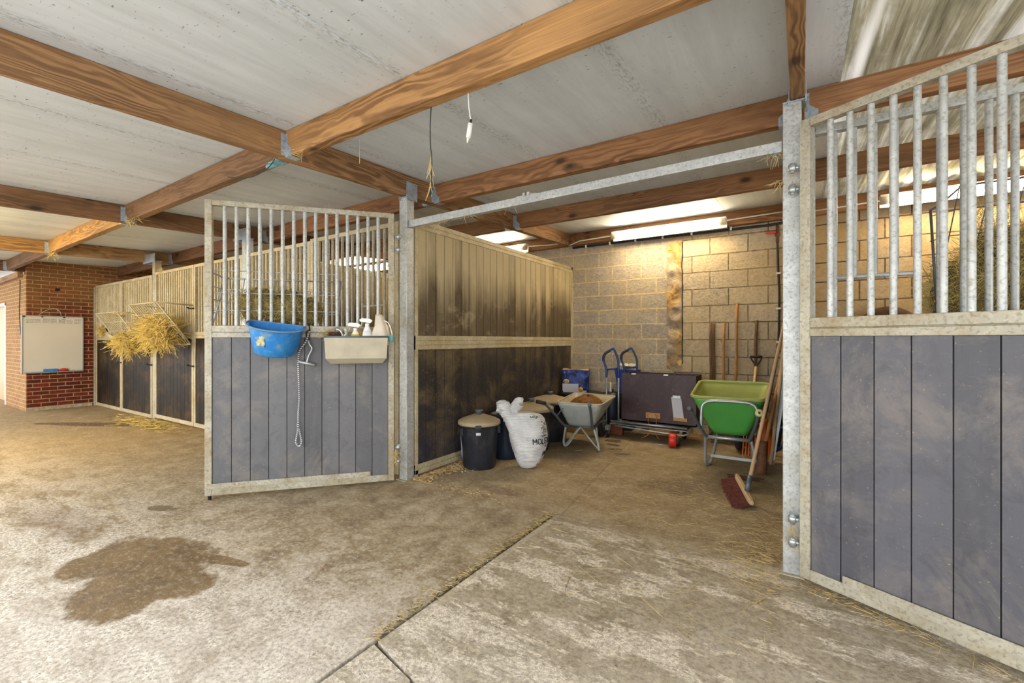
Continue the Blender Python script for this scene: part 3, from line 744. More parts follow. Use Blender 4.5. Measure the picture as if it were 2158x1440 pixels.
m = MB(); m.tube([(-.26, 6.66, 2.80), (-.26, 6.66, 2.60)], .022, 10); m.tube([(-.26, 6.66, 2.72), (-.26, 6.66, 2.68)], .03, 8); m.build('valve', M['rust'], t, world=True)
MB().box(-.39, -.275, 6.62, 6.63, 2.715, 2.735).build('valve_lever', M['red'], t, world=True)
MB().tube([(-.25, 6.66, 1.30), (-.25, 6.66, 1.19)], .022, 8).build('hose_end', M['iron'], t, world=True)
for x in (-2.9, -2.5, -2.1, -1.7, -1.3, -.8): MB().box(x-.012, x+.012, 6.635, 6.698, 2.825, 2.87).build('pipe_clip', M['wirew'], t, world=True)
for z_ in (2.2, 1.75, 1.32): MB().box(-.275, -.225, 6.645, 6.698, z_-.012, z_+.012).build('pipe_clip', M['wirew'], t, world=True)

# crumbling strip on the wall (a rough raised relief)
vs = []; fs = []; nx, nz = 10, 90
for j in range(nz+1):
    for i in range(nx+1):
        x = -1.655+.215*i/nx; z_ = .92+1.90*j/nz
        ed = min(i, nx-i)/nx
        if i in (0, nx): x += .02*mn.noise(Vector((i*5, 0, z_*9)))
        y = 6.698-(.0 if ed == 0 else .012+.03*(mn.noise(Vector((x*9, 3, z_*7)))+.35*mn.noise(Vector((x*30, 1, z_*30)))))
        vs.append((x, y, z_))
for j in range(nz):
    for i in range(nx):
        a = j*(nx+1)+i; fs.append((a, a+1, a+nx+2, a+nx+1))
m = MB(); m.add(vs, fs, True); m.build('trim_5', M['crumble'], kind='structure')
m = MB(); m.tube([(-1.437+.01*mn.noise(Vector((0, 0, z_*6))), 6.70, z_) for z_ in [1.0+.05*i for i in range(36)]], .009, 5); m.build('trim_6', M['black_gap'], kind='structure')

# ------------------------------------------------------------------ hanging cords
t = thing('hanging_plug', 'white cord with a white plug hanging from the nearest joist', 'cord', (-1.505, 1.885, 2.45))
m = MB().tube(smooth_path([(-1.505, 1.885, zb(-1.5, 1.86)), (-1.50, 1.885, 2.60), (-1.49, 1.885, 2.54), (-1.485, 1.885, 2.525)]), .0035, 6); m.build('cord', M['wirew'], t, world=True)
m = MB().tube([(-1.485, 1.885, 2.53), (-1.49, 1.885, 2.505)], .006, 6); m.build('cord_grip', M['iron'], t, world=True)
m = MB().tube([(-1.49, 1.885, 2.51), (-1.505, 1.885, 2.435)], .014, 8, rfun=lambda q: .013+.006*sin(pi*q)); m.tube([(-1.505, 1.885, 2.44), (-1.512, 1.885, 2.41)], .008, 6, rfun=lambda q: .009-.006*q); m.build('plug', M['white'], t, world=True)
t = thing('hanging_cable', 'thin black cable with straw twisted round it, hanging under the nearest joist', 'cord', (-1.79, 1.885, 2.2))
m = MB().tube(smooth_path([(-1.775, 1.885, zb(-1.8, 1.86)), (-1.782, 1.885, 2.58), (-1.78, 1.885, 2.46), (-1.77, 1.885, 2.38), (-1.775, 1.885, 2.21)]), .003, 6); m.build('cable', M['blackwire'], t, world=True)
m = MB().tube([(-1.775, 1.885, 2.215), (-1.78, 1.885, 2.175)], .009, 6); m.build('cable_end', M['iron'], t, world=True)
m = MB()
for i in range(14): m.strand((-1.775+rnd(-.004, .004), 1.885+rnd(-.004, .004), rnd(2.24, 2.40)), (rnd(-.15, .15), rnd(-.15, .15), -1), rnd(.06, .12), .0016, .3)
m.build('straw_wisp', M['straw'], t, world=True)
m = MB().tube(smooth_path([(-3.25, 1.80, 2.675), (-3.35, 1.80, 2.63), (-3.55, 1.80, 2.61), (-3.75, 1.80, 2.635), (-3.95, 1.80, zb(-3.9, 1.86)+.01)]), .004, 6)
tag(m.build('loose_cable', M['blackwire']), 'black cable drooping below the joist left of the beam crossing', 'cord')
m = MB().tube([(-3.30, 1.83, 2.66), (-3.40, 1.83, 2.66)], .018, 8); m.box(-3.34, -3.25, 1.80, 1.87, 2.662, 2.672)
tag(m.build('cable_clip', m_plain('pale_blue_tape', srgb(120, 170, 178), .5)), 'pale blue strapping end at the roof beam crossing', 'strap')
m = MB().tube([(-2.42, 1.9, 2.872), (-2.42, 1.9, 2.60), (-2.42, 1.9, 2.50)], .0018, 5, rfun=lambda q: .0009+.0022*max(0, q-.45)); tag(m.build('string', M['straw']), 'single pale string hanging below the ceiling left of the white plug', 'string')

# ------------------------------------------------------------------ hay
def hay(name, label, boxes, count, mat, core=True, L=(.08, .22), r=.0016, grav=0.0, group=None, coremat='hay_core'):
    m = MB()
    for (c, rx, ry, rz, wgt) in boxes:
        for i in range(int(count*wgt)):
            a = rnd(0, 2*pi); u = rnd(-1, 1); rr = (1-u*u)**.5; k_ = rnd(.75, 1.08)
            p = Vector((c[0]+rx*rr*cos(a)*k_, c[1]+ry*rr*sin(a)*k_, c[2]+rz*u*k_))
            d = Vector((rnd(-1, 1), rnd(-1, 1), rnd(-1, .8)-grav))
            m.strand(p-d.normalized()*.04, d, rnd(*L), r*rnd(.7, 1.3), rnd(.2, .9), 3)
    o = m.build(name, M[mat], kind='stuff'); tag(o, label, 'hay', group)
    if core:
        m = MB()
        for (c, rx, ry, rz, wgt) in boxes:
            rings = []; sg, st = 26, 14
            for j in range(1, st):
                th = pi*j/st; ring = []
                for i in range(sg):
                    ph = 2*pi*i/sg; dv = Vector((sin(th)*cos(ph), sin(th)*sin(ph), cos(th)))
                    k_ = .86+.22*mn.noise(dv*3.1+Vector(c)); ring.append((c[0]+rx*k_*dv.x, c[1]+ry*k_*dv.y, c[2]+rz*k_*dv.z))
                rings.append(ring)
            m.loft(rings)
        m.build('hay_heart', M[coremat], o)
    return o
def wire_rack(name, label, mat, frame_pts, hz, vt, r=.0036, rr=.007, loc=(0, 0, 0), rotz=0, group=None, local=True):
    t = thing(name, label, 'hay rack', loc, rotz, group)
    m = MB()
    for p in frame_pts: m.tube(p, rr, 8)
    m.build('rim', M[mat], t, world=not local)
    m = MB()
    for p in hz+vt: m.tube(p, r, 6, cap=False)
    m.build('wire_grid', M[mat], t, world=not local)
    return t
# rack on the back of the open grey door (local coordinates of that door)
def rackpt(s_, q, z0=1.47, z1=1.92, d0=.06, d1=.42):      # q 0 bottom .. 1 top
    return (s_, -(d0+(d1-d0)*q), z0+(z1-z0)*q)
S0, S1 = .50, 1.50
hz = [[rackpt(S0, q), rackpt(S1, q)] for q in (0, .25, .5, .75)]+[[(S0, -.03, z_), (S1, -.03, z_)] for z_ in (1.60, 1.75, 1.94)]
vt = [[rackpt(S0+i*(S1-S0)/11+(.08 if i % 2 else 0)*0, 0), rackpt(S0+i*(S1-S0)/11+.03, 1)] for i in range(12)]
vt += [[rackpt(S0, q), (S0, -.03, rackpt(0, q)[2])] for q in (.25, .5, .75)]+[[rackpt(S1, q), (S1, -.03, rackpt(0, q)[2])] for q in (.25, .5, .75)]
fr_ = [[rackpt(S0, 1), rackpt(S1, 1)], [rackpt(S0, 1), rackpt(S0, 0)], [rackpt(S1, 1), rackpt(S1, 0)], [(S0, -.03, 1.92), rackpt(S0, 1)], [(S1, -.03, 1.92), rackpt(S1, 1)]]
wire_rack('hay_rack', 'wire hay rack hung behind the bars of the open grey door', 'galv', fr_, hz, vt, r=.0045, rr=.008, loc=LD, rotz=LROT)
def dloc(s_, y, z_):
    return (LD[0]+s_*cos(LROT)-y*sin(LROT), LD[1]+s_*sin(LROT)+y*cos(LROT), z_)
p1_ = dloc(.92, -.20, 1.64); p2_ = dloc(1.16, -.2, 1.66)
hay('hay', 'greenish hay filling the rack behind the open grey door', [(p2_, .20, .20, .17, .5), (p1_, .22, .20, .18, .5), (dloc(.74, -.18, 1.60), .12, .12, .13, .25)], 1500, 'hay_green', L=(.05, .15), r=.0016)
# front hay racks in the far stalls
def front_rack(x0, w, z1, z0, yo, label, mat='galv_yellow'):
    f = lambda x, q: (x, 2.99-.03-(yo)*q, z0+(z1-z0)*q)
    n_ = 12
    fr = [[f(x0, 1), f(x0+w, 1)], [f(x0, 1), f(x0, 0)], [f(x0+w, 1), f(x0+w, 0)], [f(x0, 0), f(x0+w, 0)], [(x0, 2.99, z1-.02), f(x0, 1)], [(x0+w, 2.99, z1-.02), f(x0+w, 1)]]
    hz = [[f(x0, q), f(x0+w, q)] for q in (.25, .5, .75)]
    vt = [[f(x0+w*i/n_, 0), f(x0+w*i/n_, 1)] for i in range(n_+1)]
    t = thing('hay_rack', label, 'hay rack', (x0+w/2, 2.8, z0), 0, 'hay racks on the stall doors')
    m = MB(); [m.tube(p, .011, 8) for p in fr]; m.build('rim', M[mat], t, world=True)
    m = MB(); [m.tube(p, .0065, 6, cap=False) for p in hz+vt]; m.build('wire_grid', M[mat], t, world=True)
front_rack(-10.35, 1.02, 1.80, 1.20, .38, 'smaller wire hay rack on the farthest stalls, nearly empty above its hay')
front_rack(-8.66, 1.05, 1.88, 1.28, .42, 'wire hay rack on the far stall, beside the post, overflowing with hay')
hay('hay', 'yellow hay bulging from the larger rack on the far stall door', [((-8.10, 2.74, 1.53), .42, .19, .20, .9), ((-8.05, 2.72, 1.38), .34, .14, .15, .5)], 1100, 'hay_yellow', L=(.10, .30), r=.0035, grav=.3)
hay('hay', 'yellow hay in the smaller rack nearest the brick pier', [((-9.62, 2.80, 1.34), .40, .14, .12, .6), ((-9.50, 2.78, 1.26), .28, .12, .13, .4)], 800, 'hay_yellow', L=(.10, .30), r=.0035, grav=.3)
hay('hay', 'small yellow tuft of hay on the ledge beside the brick pier', [((-11.65, 3.0, 1.53), .06, .04, .10, .4)], 300, 'hay_yellow', L=(.06, .18), r=.003, core=False)
# rack and hay in the right-hand stall
f = lambda x, q: (x, 3.13+.36*q+.05, 1.47+.68*q)
x0_, x1_ = .56, 1.52
fr_ = [[(x0_, 3.12, 2.02), (x0_+.05, 3.2, 2.06), (x0_+.20, 3.50, 2.22), (x1_, 3.5, 2.22)], [(x0_, 3.12, 2.02), (x0_+.03, 3.14, 1.47)], [(x0_+.06, 3.19, 1.47), (x1_, 3.19, 1.47)], [(x1_, 3.5, 2.22), (x1_, 3.19, 1.47)]]
hz = [[(x0_, 3.12, 1.47+.13*i), (x0_+.20*i/5, 3.18+.30*i/5, 1.47+.15*i), (x1_, 3.18+.30*i/5, 1.47+.15*i)] for i in (1, 2, 3, 4)]
vt = [[(x0_+.02+.05*i, 3.19, 1.47), (x0_+.14+.065*i+.05, 3.50, 2.22)] for i in (0, 2, 4, 6, 8, 10, 12)]+[[(x0_+.07, 3.22, 1.47), (x0_+.07, 3.22, 2.08)]]
t = thing('hay_rack', 'wire hay rack inside the right-hand stall, dark rods against the lamp', 'hay rack', (1.0, 3.3, 1.47), 0, None)
m = MB(); [m.tube(p, .006, 8) for p in fr_]; m.build('rim', M['steel_dark'], t, world=True)
m = MB(); [m.tube(p, .003, 6, cap=False) for p in hz+vt]; m.build('wire_grid', M['steel_dark'], t, world=True)
hay('hay', 'big mass of hay in the rack of the right-hand stall', [((1.02, 3.38, 1.62), .38, .20, .20, 1.0), ((1.25, 3.40, 1.78), .34, .20, .22, .7), ((.74, 3.30, 1.58), .17, .12, .20, .5), ((.90, 3.36, 1.80), .16, .14, .14, .3)], 2600, 'hay', L=(.06, .18), r=.0013)
hay('hay', 'thin wisps of hay hanging from the top rod of the right rack', [((.90, 3.50, 2.05), .10, .05, .15, .7), ((.85, 3.48, 1.85), .04, .04, .16, .3)], 160, 'hay', core=False, L=(.10, .26), r=.0011, grav=1.2)

# brown rug hung on the wall of the right stall
m = MB(); rings = []
for i in range(15):
    q = i/14; x = .52+.62*q; hgt = 1.53+.20*sin(pi*min(1, q*1.0))**.8
    rings.append([(x, 6.69, 1.2), (x, 6.54+.012*sin(i*2.2), 1.2), (x, 6.55+.012*sin(i*2.2+1), hgt-.06), (x, 6.60, hgt), (x, 6.69, hgt)])
m.loft(rings); tag(m.build('folded_rug', M['rug']), 'brown ridged rug against the wall of the right-hand stall, barely showing', 'rug')

# ------------------------------------------------------------------ whiteboard
t = thing('whiteboard', 'whiteboard with rows of writing on the red brick pier', 'whiteboard', (-12.17, 2.42, .71))
wx = -12.195
MB().box(wx, wx+.02, 2.0, 2.83, .725, 1.795).build('board_face', M['blank_white'], t, world=True)
m = MB(); m.box(wx, wx+.03, 1.99, 2.84, 1.79, 1.81); m.box(wx, wx+.03, 1.99, 2.84, .71, .73); m.box(wx, wx+.03, 1.985, 2.005, .71, 1.81); m.box(wx, wx+.03, 2.825, 2.845, .71, 1.81)
m.build('board_frame', M['steel'], t, world=True, bevel=.002)
MB().box(wx+.01, wx+.075, 2.03, 2.82, .725, .735).build('pen_tray', M['steel'], t, world=True)
random.seed(3)
for (a, b) in ((2.05, 2.24), (2.27, 2.46), (2.49, 2.58), (2.60, 2.68), (2.71, 2.80)):
  m = MB()
  for row, z_ in enumerate((1.745, 1.725, 1.70, 1.675)):
        y = a
        if row == 0 and random.random() < .3: continue
        while y < b:
            w_ = rnd(.008, .028); hh_ = rnd(.004, .009)
            m.box(wx+.0195, wx+.0212, y, min(y+w_, b), z_-hh_/2, z_+hh_/2); y += w_+rnd(.003, .008)
  m.build('handwriting', M['ink'], t, world=True)
for y in (2.02, 2.26, 2.56): MB().tube([(wx+.02, y, 1.785), (wx+.04, y, 1.785)], .014, 10).build('magnet', M['iron'], t, world=True)
tag(MB().box(wx+.012, wx+.06, 2.27, 2.47, .737, .785).build('board_eraser', M['blue'], bevel=.006), 'blue block eraser on the whiteboard tray', 'eraser')
m = MB(); rings = []
for i in range(9):
    q = i/8; y = 2.48+.15*q; a = .022*sin(pi*q)**.5+.004+.004*sin(i*3)
    rings.append([(wx+.035+a*cos(2*pi*k_/10)*1.0, y, .737+a+a*sin(2*pi*k_/10)) for k_ in range(10)])
m.loft(rings); tag(m.build('crumpled_cloth', M['red']), 'crumpled red cloth on the whiteboard tray', 'cloth')
m = MB().tube(smooth_path([(-12.18, 2.22, 1.82), (-12.18, 2.30, 1.90), (-12.18, 2.42, 1.95), (-12.18, 2.50, 1.90), (-12.18, 2.52, 1.82)]), .004, 6)
tag(m.build('string_loop', M['cloudy']), 'pale string loop above the whiteboard', 'string')
m = MB().tube(smooth_path([(-12.60, 2.04, 2.50), (-12.62, 2.04, 2.2), (-12.66, 2.04, 1.9), (-12.55, 2.04, 1.5), (-12.38, 2.04, 1.2), (-12.36, 2.04, .9)]), .006, 6)
tag(m.build('wall_cable', M['iron']), 'thin cable wandering down the lamp-lit brick face', 'cord')
MB().box(-12.20, -12.19, 2.44, 2.50, 2.30, 2.35).build('trim_7', M['black_gap'], kind='structure')
# black headcollar hook on the ledge by the farthest doors
m = MB().tube(smooth_path([(-10.95, 2.98, 1.42), (-10.75, 2.90, 1.45), (-10.55, 2.82, 1.52), (-10.68, 2.80, 1.56), (-10.78, 2.85, 1.50)]), .012, 6)
tag(m.build('headcollar_strap', M['blackwire']), 'black strap lying on the ledge below the smaller hay rack', 'strap')

# ------------------------------------------------------------------ blue feed bucket
def dshape(w, d, n_=30):
    """flat-backed bucket outline: x in -w/2..w/2, y 0 (back) .. d (front)"""
    out = []
    for i in range(n_):
        a = pi*i/(n_-1); out.append((-w/2*cos(a), d*.15+d*.85*sin(a)**.85))
    out += [(w/2-.01, 0.0), (w/4, -.004), (0, -.005), (-w/4, -.004), (-w/2+.01, 0.0)]
    return out
t = thing('feed_bucket', 'blue flat-backed feed bucket hooked on the open grey door', 'bucket', dloc(.985, .035, 1.25), LROT)
TB = Matrix.Rotation(R(-7), 4, 'Y') @ Matrix.Rotation(R(-14), 4, 'X')
prof = [(0, .30, .20), (.012, .33, .22), (.10, .365, .235), (.20, .405, .26), (.245, .42, .27)]
rings = [[tuple(TB @ Vector((x, y, h))) for x, y in dshape(w_, d_)] for h, w_, d_ in prof]
m = MB(); m.loft(rings, True, False)
inn = [[tuple(TB @ Vector((x*.965, .006+y*.955, h))) for x, y in dshape(w_, d_)] for h, w_, d_ in reversed([(.012, .30, .20)]+prof[1:])]
m.loft([rings[-1], inn[0]], False, False); m.loft(inn, False, True)
m.build('bucket_body', M['blue'], t)
m = MB(); rim = [tuple(TB @ Vector((x*1.06, y*1.06-.003, .243))) for x, y in dshape(.42, .27)]
m.tube(rim, .009, 8, closed=True); m.build('rim', m_plain('scuffed_blue', srgb(104, 136, 170), .5), t)
for x in (-.12, .12):
    m = MB(); m.tube([tuple(TB @ Vector((x, .0, .24))), tuple(TB @ Vector((x, -.035, .262))), tuple(TB @ Vector((x, -.07, .20)))], .006, 6); m.build('hook', M['steel'], t)
n = NT('worn_label'); v = n.coord(); f = n.noise(v, 26, 6, .75)
M['wornlabel'] = n.bsdf(n.ramp(f, [(.42, srgb(56, 120, 180)), (.52, srgb(186, 184, 130)), (.65, srgb(222, 216, 190))]), .6)
vs = []; fs = []
for j in range(7):
    for i in range(7):
        h = .09+.11*j/6; w_ = .36+.05*(h-.1)/.1*.5; d_ = .235+.02*(h-.1)/.1
        a = R(52+26*i/6)
        a = pi-a
        x, y = -w_/2*cos(a)*1.012, d_*.15+d_*.85*sin(a)**.85+.004
        vs.append(tuple(TB @ Vector((x, y, h))))
for j in range(6):
    for i in range(6): q = j*7+i; fs.append((q, q+1, q+8, q+7))
MB().add(vs, fs, True).build('worn_label', M['wornlabel'], t, solid=.001)

# ------------------------------------------------------------------ tin manger with grooming things
t = thing('tin_manger', 'beige tin trough hooked on the open grey door, full of grooming things', 'trough', dloc(.32, .03, 1.14), LROT)
hw, bw_, D = .262, .215, .20
for nm in ('trough_body',):
    m = MB()
    o8 = [(-bw_, .005, .0), (bw_, .005, .0), (bw_, D*.72, .0), (-bw_, D*.72, .0)]
    mid_ = [(-hw+.01, .0, .055), (hw-.01, .0, .055), (hw-.01, D-.01, .045), (-hw+.01, D-.01, .045)]
    top_ = [(-hw, 0, .232), (hw, 0, .232), (hw, D, .232), (-hw, D, .232)]
    ti = [(p[0]*.975, .008+p[1]*.93, p[2]) for p in top_]; mi_ = [(p[0]*.97, .008+p[1]*.93, p[2]+.01) for p in mid_]; bi = [(p[0]*.97, .008+p[1]*.9, .01) for p in o8]
    m.loft([o8, mid_, top_, ti, mi_, bi], True, True, False); m.build(nm, M['tin'], t, bevel=.005)
m = MB().tube([(-hw, .0, .234), (hw, 0, .234), (hw, D, .234), (-hw, D, .234)], .008, 8, closed=True); m.build('rim', M['steel_dark'], t)
for x in (-.18, .18): MB().tube([(x, .0, .23), (x, -.03, .255), (x, -.065, .24)], .006, 6).build('hook', M['steel'], t)
def tloc(s_, y, z_): return dloc(s_, y+.03, z_)
def spray(s_, y, z_, col, label, lab, hgt=.17, rz=0):
    t = thing('spray_bottle', label, 'spray bottle', tloc(s_, y, z_), LROT+rz, 'spray bottles in the tin trough')
    prof = [(.0, 0), (.034, 0), (.037, .01), (.037, hgt*.55), (.030, hgt*.78), (.016, hgt*.95), (.014, hgt)]
    m = MB().lathe(prof, seg=20, sx=1.1, sy=.75); m.build('bottle', M['white'], t)
    m = MB().lathe([(.0385, hgt*.12), (.0385, hgt*.55), (.0315, hgt*.76)], seg=20, sx=1.1, sy=.76); m.build('bottle_label', M[lab], t, solid=.0008)
    m = MB().lathe([(.0, hgt-.005), (.018, hgt-.005), (.018, hgt+.018), (.0, hgt+.018)], seg=14)
    m.prism([(-.028, hgt+.02), (.062, hgt+.035), (.066, hgt+.052), (.045, hgt+.066), (-.02, hgt+.062), (-.046, hgt+.045)], 1, -.013, .013)
    m.build('spray_head', M['white'], t, bevel=.003)
    m = MB().tube([(.045, 0, hgt+.035), (.048, 0, hgt+.01), (.060, 0, hgt-.018)], .004, 6); m.build('trigger', M['cloudy'], t)
spray(.335, .10, 1.275, 'white', 'white spray bottle with a yellow label, in the tin trough', 'yellow', .16)
spray(.235, .11, 1.275, 'white', 'taller plain white spray bottle in the tin trough', 'white', .20)
# translucent jug
t = thing('plastic_jug', 'cloudy plastic bag-like jug at the hinge end of the tin trough', 'container', tloc(.125, .10, 1.30), LROT)
rings = []
for (z_, w_, d_, ox) in ((0, .075, .04, 0), (.03, .085, .05, 0), (.10, .085, .05, -.005), (.17, .060, .045, -.01), (.22, .045, .035, 0), (.255, .035, .02, .005), (.275, .028, .012, .01)):
    rings.append([(ox+w_*cos(a)*(1+.05*sin(5*a+z_*30)), d_*sin(a)*(1+.12*sin(4*a)), z_) for a in [2*pi*i/28 for i in range(28)]])
MB().loft(rings).build('jug_body', M['cloudy'], t)
MB().tube(smooth_path([(-.03, .02, .22), (-.07, .03, .20), (-.10, .03, .12), (-.105, .03, .06)]), .005, 6).build('jug_strap', M['white'], t)
MB().tube([(-.095, .035, .09), (-.095, .035, .035)], .020, 12).build('jug_cap', M['teal'], t)
# brushes, comb, sponge
t = thing('dandy_brush', 'grooming brush with brown bristles in the tin trough', 'brush', tloc(.50, .10, 1.36), LROT)
m = MB().box(-.06, .06, -.025, .025, 0, .02); m.build('brush_back', M['plank'], t, bevel=.006)
m = MB(); random.seed(5)
for i in range(260): m.strand((rnd(-.055, .055), rnd(-.022, .022), .018), (rnd(-.3, .3), rnd(-.3, .3), 1), rnd(.03, .045), .0012, .2, 1)
m.build('bristles', M['rust'], t)
m = MB().tube(smooth_path([(0, 0, 0), (.0, .0, .05), (.02, 0, .09), (.05, 0, .10)]), .006, 6); m.tube([(.0, .0, .02), (-.035, 0, .07)], .007, 6)
o = m.build('hoof_pick', M['white']); o.location = tloc(.44, .14, 1.34); o.rotation_euler = (0, 0, LROT); tag(o, 'white-handled hoof pick leaning in the tin trough', 'hoof pick')
m = MB().box(-.025, .025, -.006, .006, 0, .10); [m.box(-.024+.01*i, -.020+.01*i, -.005, .005, .10, .125) for i in range(5)]
o = m.build('mane_comb', M['steel_dark'], bevel=.002); o.location = tloc(.455, .07, 1.34); o.rotation_euler = (0, R(20), LROT); tag(o, 'dark mane comb standing in the tin trough', 'comb')
m = MB().tube([(0, 0, 0), (.005, 0, .10)], .009, 8); m.tube([(.005, 0, .10), (.008, 0, .14)], .012, 8)
o = m.build('white_scraper', M['cloudy']); o.location = tloc(.395, .12, 1.31); o.rotation_euler = (0, R(6), LROT); tag(o, 'pale scraper handle beside the yellow-labelled bottle', 'scraper')
m = MB().lathe([(0, 0), (.03, .0), (.034, .02), (.028, .10), (0, .105)], seg=16); o = m.build('sponge', M['osb']); o.location = tloc(.30, .05, 1.34); o.rotation_euler = (R(12), 0, LROT); tag(o, 'tan sponge poking up behind the spray bottles', 'sponge')
m = MB().box(-.05, .05, -.03, .03, 0, .05); o = m.build('grooming_tub', M['rubber'], bevel=.006); o.location = tloc(.225, .05, 1.33); o.rotation_euler = (0, 0, LROT); tag(o, 'dark grooming tub behind the white spray bottles', 'tub')
hay('hay_wisps', 'wisps of dry hay lying over the left end of the tin trough', [(tloc(.56, .05, 1.40), .05, .04, .03, 1)], 70, 'straw', core=False, L=(.05, .12), r=.0012)

# hook with rope and scraper on the door rail
t = thing('lead_rope', 'grey and white lead rope hanging down the grey door boards', 'rope', dloc(.81, .04, .41), LROT)
def rp(pts): return smooth_path(pts, 6)
m = MB().tube(rp([(-.09, .0, 1.02), (-.06, .01, .92), (-.01, .012, .84), (.0, .012, .70), (-.008, .012, .45), (.0, .012, .30), (.0, .012, .18)]), .0075, 8)
m.tube(rp([(.0, .012, .18), (-.018, .014, .10), (-.026, .014, .04), (-.008, .014, .008), (.018, .014, .04), (.012, .014, .10), (.0, .012, .18)]), .0075, 8); m.tube([(.0, .012, .17), (.0, .012, .215)], .012, 8)
m.build('rope', M['rope'], t)
m = MB().tube(rp([(-.09, .0, 1.02), (-.085, -.01, 1.06), (-.08, -.03, 1.08)]), .006, 6); m.build('snap_hook', M['iron'], t)
t = thing('sweat_scraper', 'grey T-shaped squeegee scraper hanging from the door rail', 'scraper', dloc(.73, .06, 1.12), LROT)
MB().tube([(.075, 0, .04), (-.055, 0, .005)], .014, 8).build('scraper_blade', M['steel'], t)
MB().tube(smooth_path([(.012, .0, .025), (-.005, 0, .09), (-.03, 0, .15), (-.01, 0, .19), (.0, -.005, .22)]), .008, 8).build('scraper_handle', M['steel'], t)
MB().tube(smooth_path([(.0, -.005, .22), (-.01, -.015, .27), (.0, -.02, .31), (.02, -.02, .28), (.0, -.01, .22)]), .005, 6).build('tie_ring', M['iron'], t)
# black bolt knob seen through the grille
# ------------------------------------------------------------------ dustbins
def dustbin(loc, label, R0=.20, H0=.47, lid=True, body='black_plastic', group='black dustbins by the partition', sticker=False, sc=1.0):
    t = thing('dustbin', label, 'dustbin', loc, 0, group)
    prof = [(0, 0), (R0*.86, 0), (R0*.88, .015), (R0*.90, .03), (R0*.93, .12), (R0*1.0, H0-.06), (R0*1.02, H0-.05), (R0*1.02, H0-.035), (R0*1.08, H0-.03), (R0*1.09, H0), (R0*1.04, H0), (R0*.97, H0-.06), (R0*.85, .03), (0, .02)]
    seg = 48; m = MB(); vs = []; fs = []
    for ip, (r, z_) in enumerate(prof):
        for k_ in range(seg):
            a = 2*pi*k_/seg; rr = r*(1+(.022 if (k_ % 4 == 0 and 2 < ip < 6) else 0)); vs.append((rr*cos(a), rr*sin(a), z_))
    for i in range(len(prof)-1):
        for k_ in range(seg): q = (k_+1) % seg; fs.append((i*seg+k_, i*seg+q, (i+1)*seg+q, (i+1)*seg+k_))
    m.add(vs, fs, True); m.build('bin_body', M[body], t)
    for a0 in (-125, 55):
        m = MB(); a = R(a0); Mx = Matrix.Rotation(a, 4, 'Z')
        m.box(R0*.98, R0*1.13, -.055, -.045, H0-.12, H0-.05, Mx); m.box(R0*.98, R0*1.13, .045, .055, H0-.12, H0-.05, Mx)
        m.box(R0*1.0, R0*1.15, -.06, .06, H0-.125, H0-.108, Mx); m.box(R0*.98, R0*1.10, -.06, .06, H0-.055, H0-.045, Mx)
        m.build('side_handle', M[body], t, bevel=.002)
    if lid:
        LR = R0*1.16; prof = [(0, H0+.085), (.055, H0+.083), (LR*.80, H0+.040), (LR*.97, H0+.020), (LR, H0+.012), (LR, H0-.018), (LR*.98, H0-.02), (LR*.96, H0+.005), (0, H0+.03)]
        m = MB(); vs = []; fs = []
        for ip, (r, z_) in enumerate(prof):
            for k_ in range(seg):
                a = 2*pi*k_/seg; dz = .012 if (k_ % 2 and ip in (1, 2)) else 0; vs.append((r*cos(a), r*sin(a), z_-dz))
        for i in range(len(prof)-1):
            for k_ in range(seg): q = (k_+1) % seg; fs.append((i*seg+k_, i*seg+q, (i+1)*seg+q, (i+1)*seg+k_))
        m.add(vs, fs, True); l_ = m.build('bin_lid', M['lid'], t)
        l_['label'] = 'dusty beige ribbed lid'
        m = MB(); m.lathe([(0, H0+.07), (.034, H0+.07), (.031, H0+.108), (.040, H0+.112), (.040, H0+.126), (0, H0+.129)], seg=20)
        m.build('lid_knob', M['steel_dark'], l_)
        for s_ in (-1, 1):
            m = MB(); a = R(-55 if s_ < 0 else 125); Mx = Matrix.Rotation(a, 4, 'Z'); m.box(LR*.96, LR*1.06, -.03, .03, H0-.035, H0+.0, Mx); m.build('lid_clip', M[body], l_, bevel=.003)
    if sticker:
        vs = []; fs = []
        for j in range(7):
            for i in range(5):
                q = j/6; z_ = .09+.29*q; r = R0*(.925+.075*q)*1.028; a = R(214+20*i/4+6*sin(q*5)); vs.append((r*cos(a), r*sin(a), z_))
        for j in range(6):
            for i in range(4): q = j*5+i; fs.append((q, q+1, q+6, q+5))
        MB().add(vs, fs, True).build('peeling_sticker', m_plain('worn_white_label', srgb(176, 180, 206), .6, 0, .12, 20), t, solid=.001)
        vs = []; fs = []
        for j in range(2):
            for i in range(4): z_ = .365+.03*j; r = R0*1.03; a = R(-62+14*i/3); vs.append((r*cos(a), r*sin(a), z_))
        for i in range(3): fs.append((i, i+1, i+5, i+4))
        MB().add(vs, fs, True).build('small_label', M['paper'], t, solid=.001)
    return t
dustbin((-2.885, 3.80, 0), 'nearest black dustbin, dusty ribbed lid, beside the white sack', .195, .475, sticker=True)
dustbin((-2.86, 4.28, 0), 'lidless navy tub hidden between nearest dustbin and white sack', .17, .50, False, 'navy_plastic', group=None)
dustbin((-2.80, 4.76, 0), 'middle black dustbin with dusty lid, behind the white sack', .235, .50)
dustbin((-2.86, 5.36, 0), 'farthest lidded dustbin, behind the grey wheelbarrow handle', .235, .52)
t = thing('feed_bin', 'black flat-topped bin carrying the navy feed bag', 'bin', (-2.80, 6.28, 0))
m = MB().lathe([(0, 0), (.27, 0), (.30, .5), (.32, .5), (.32, .52), (0, .52)], seg=40); m.build('bin_body', M['black_plastic'], t)
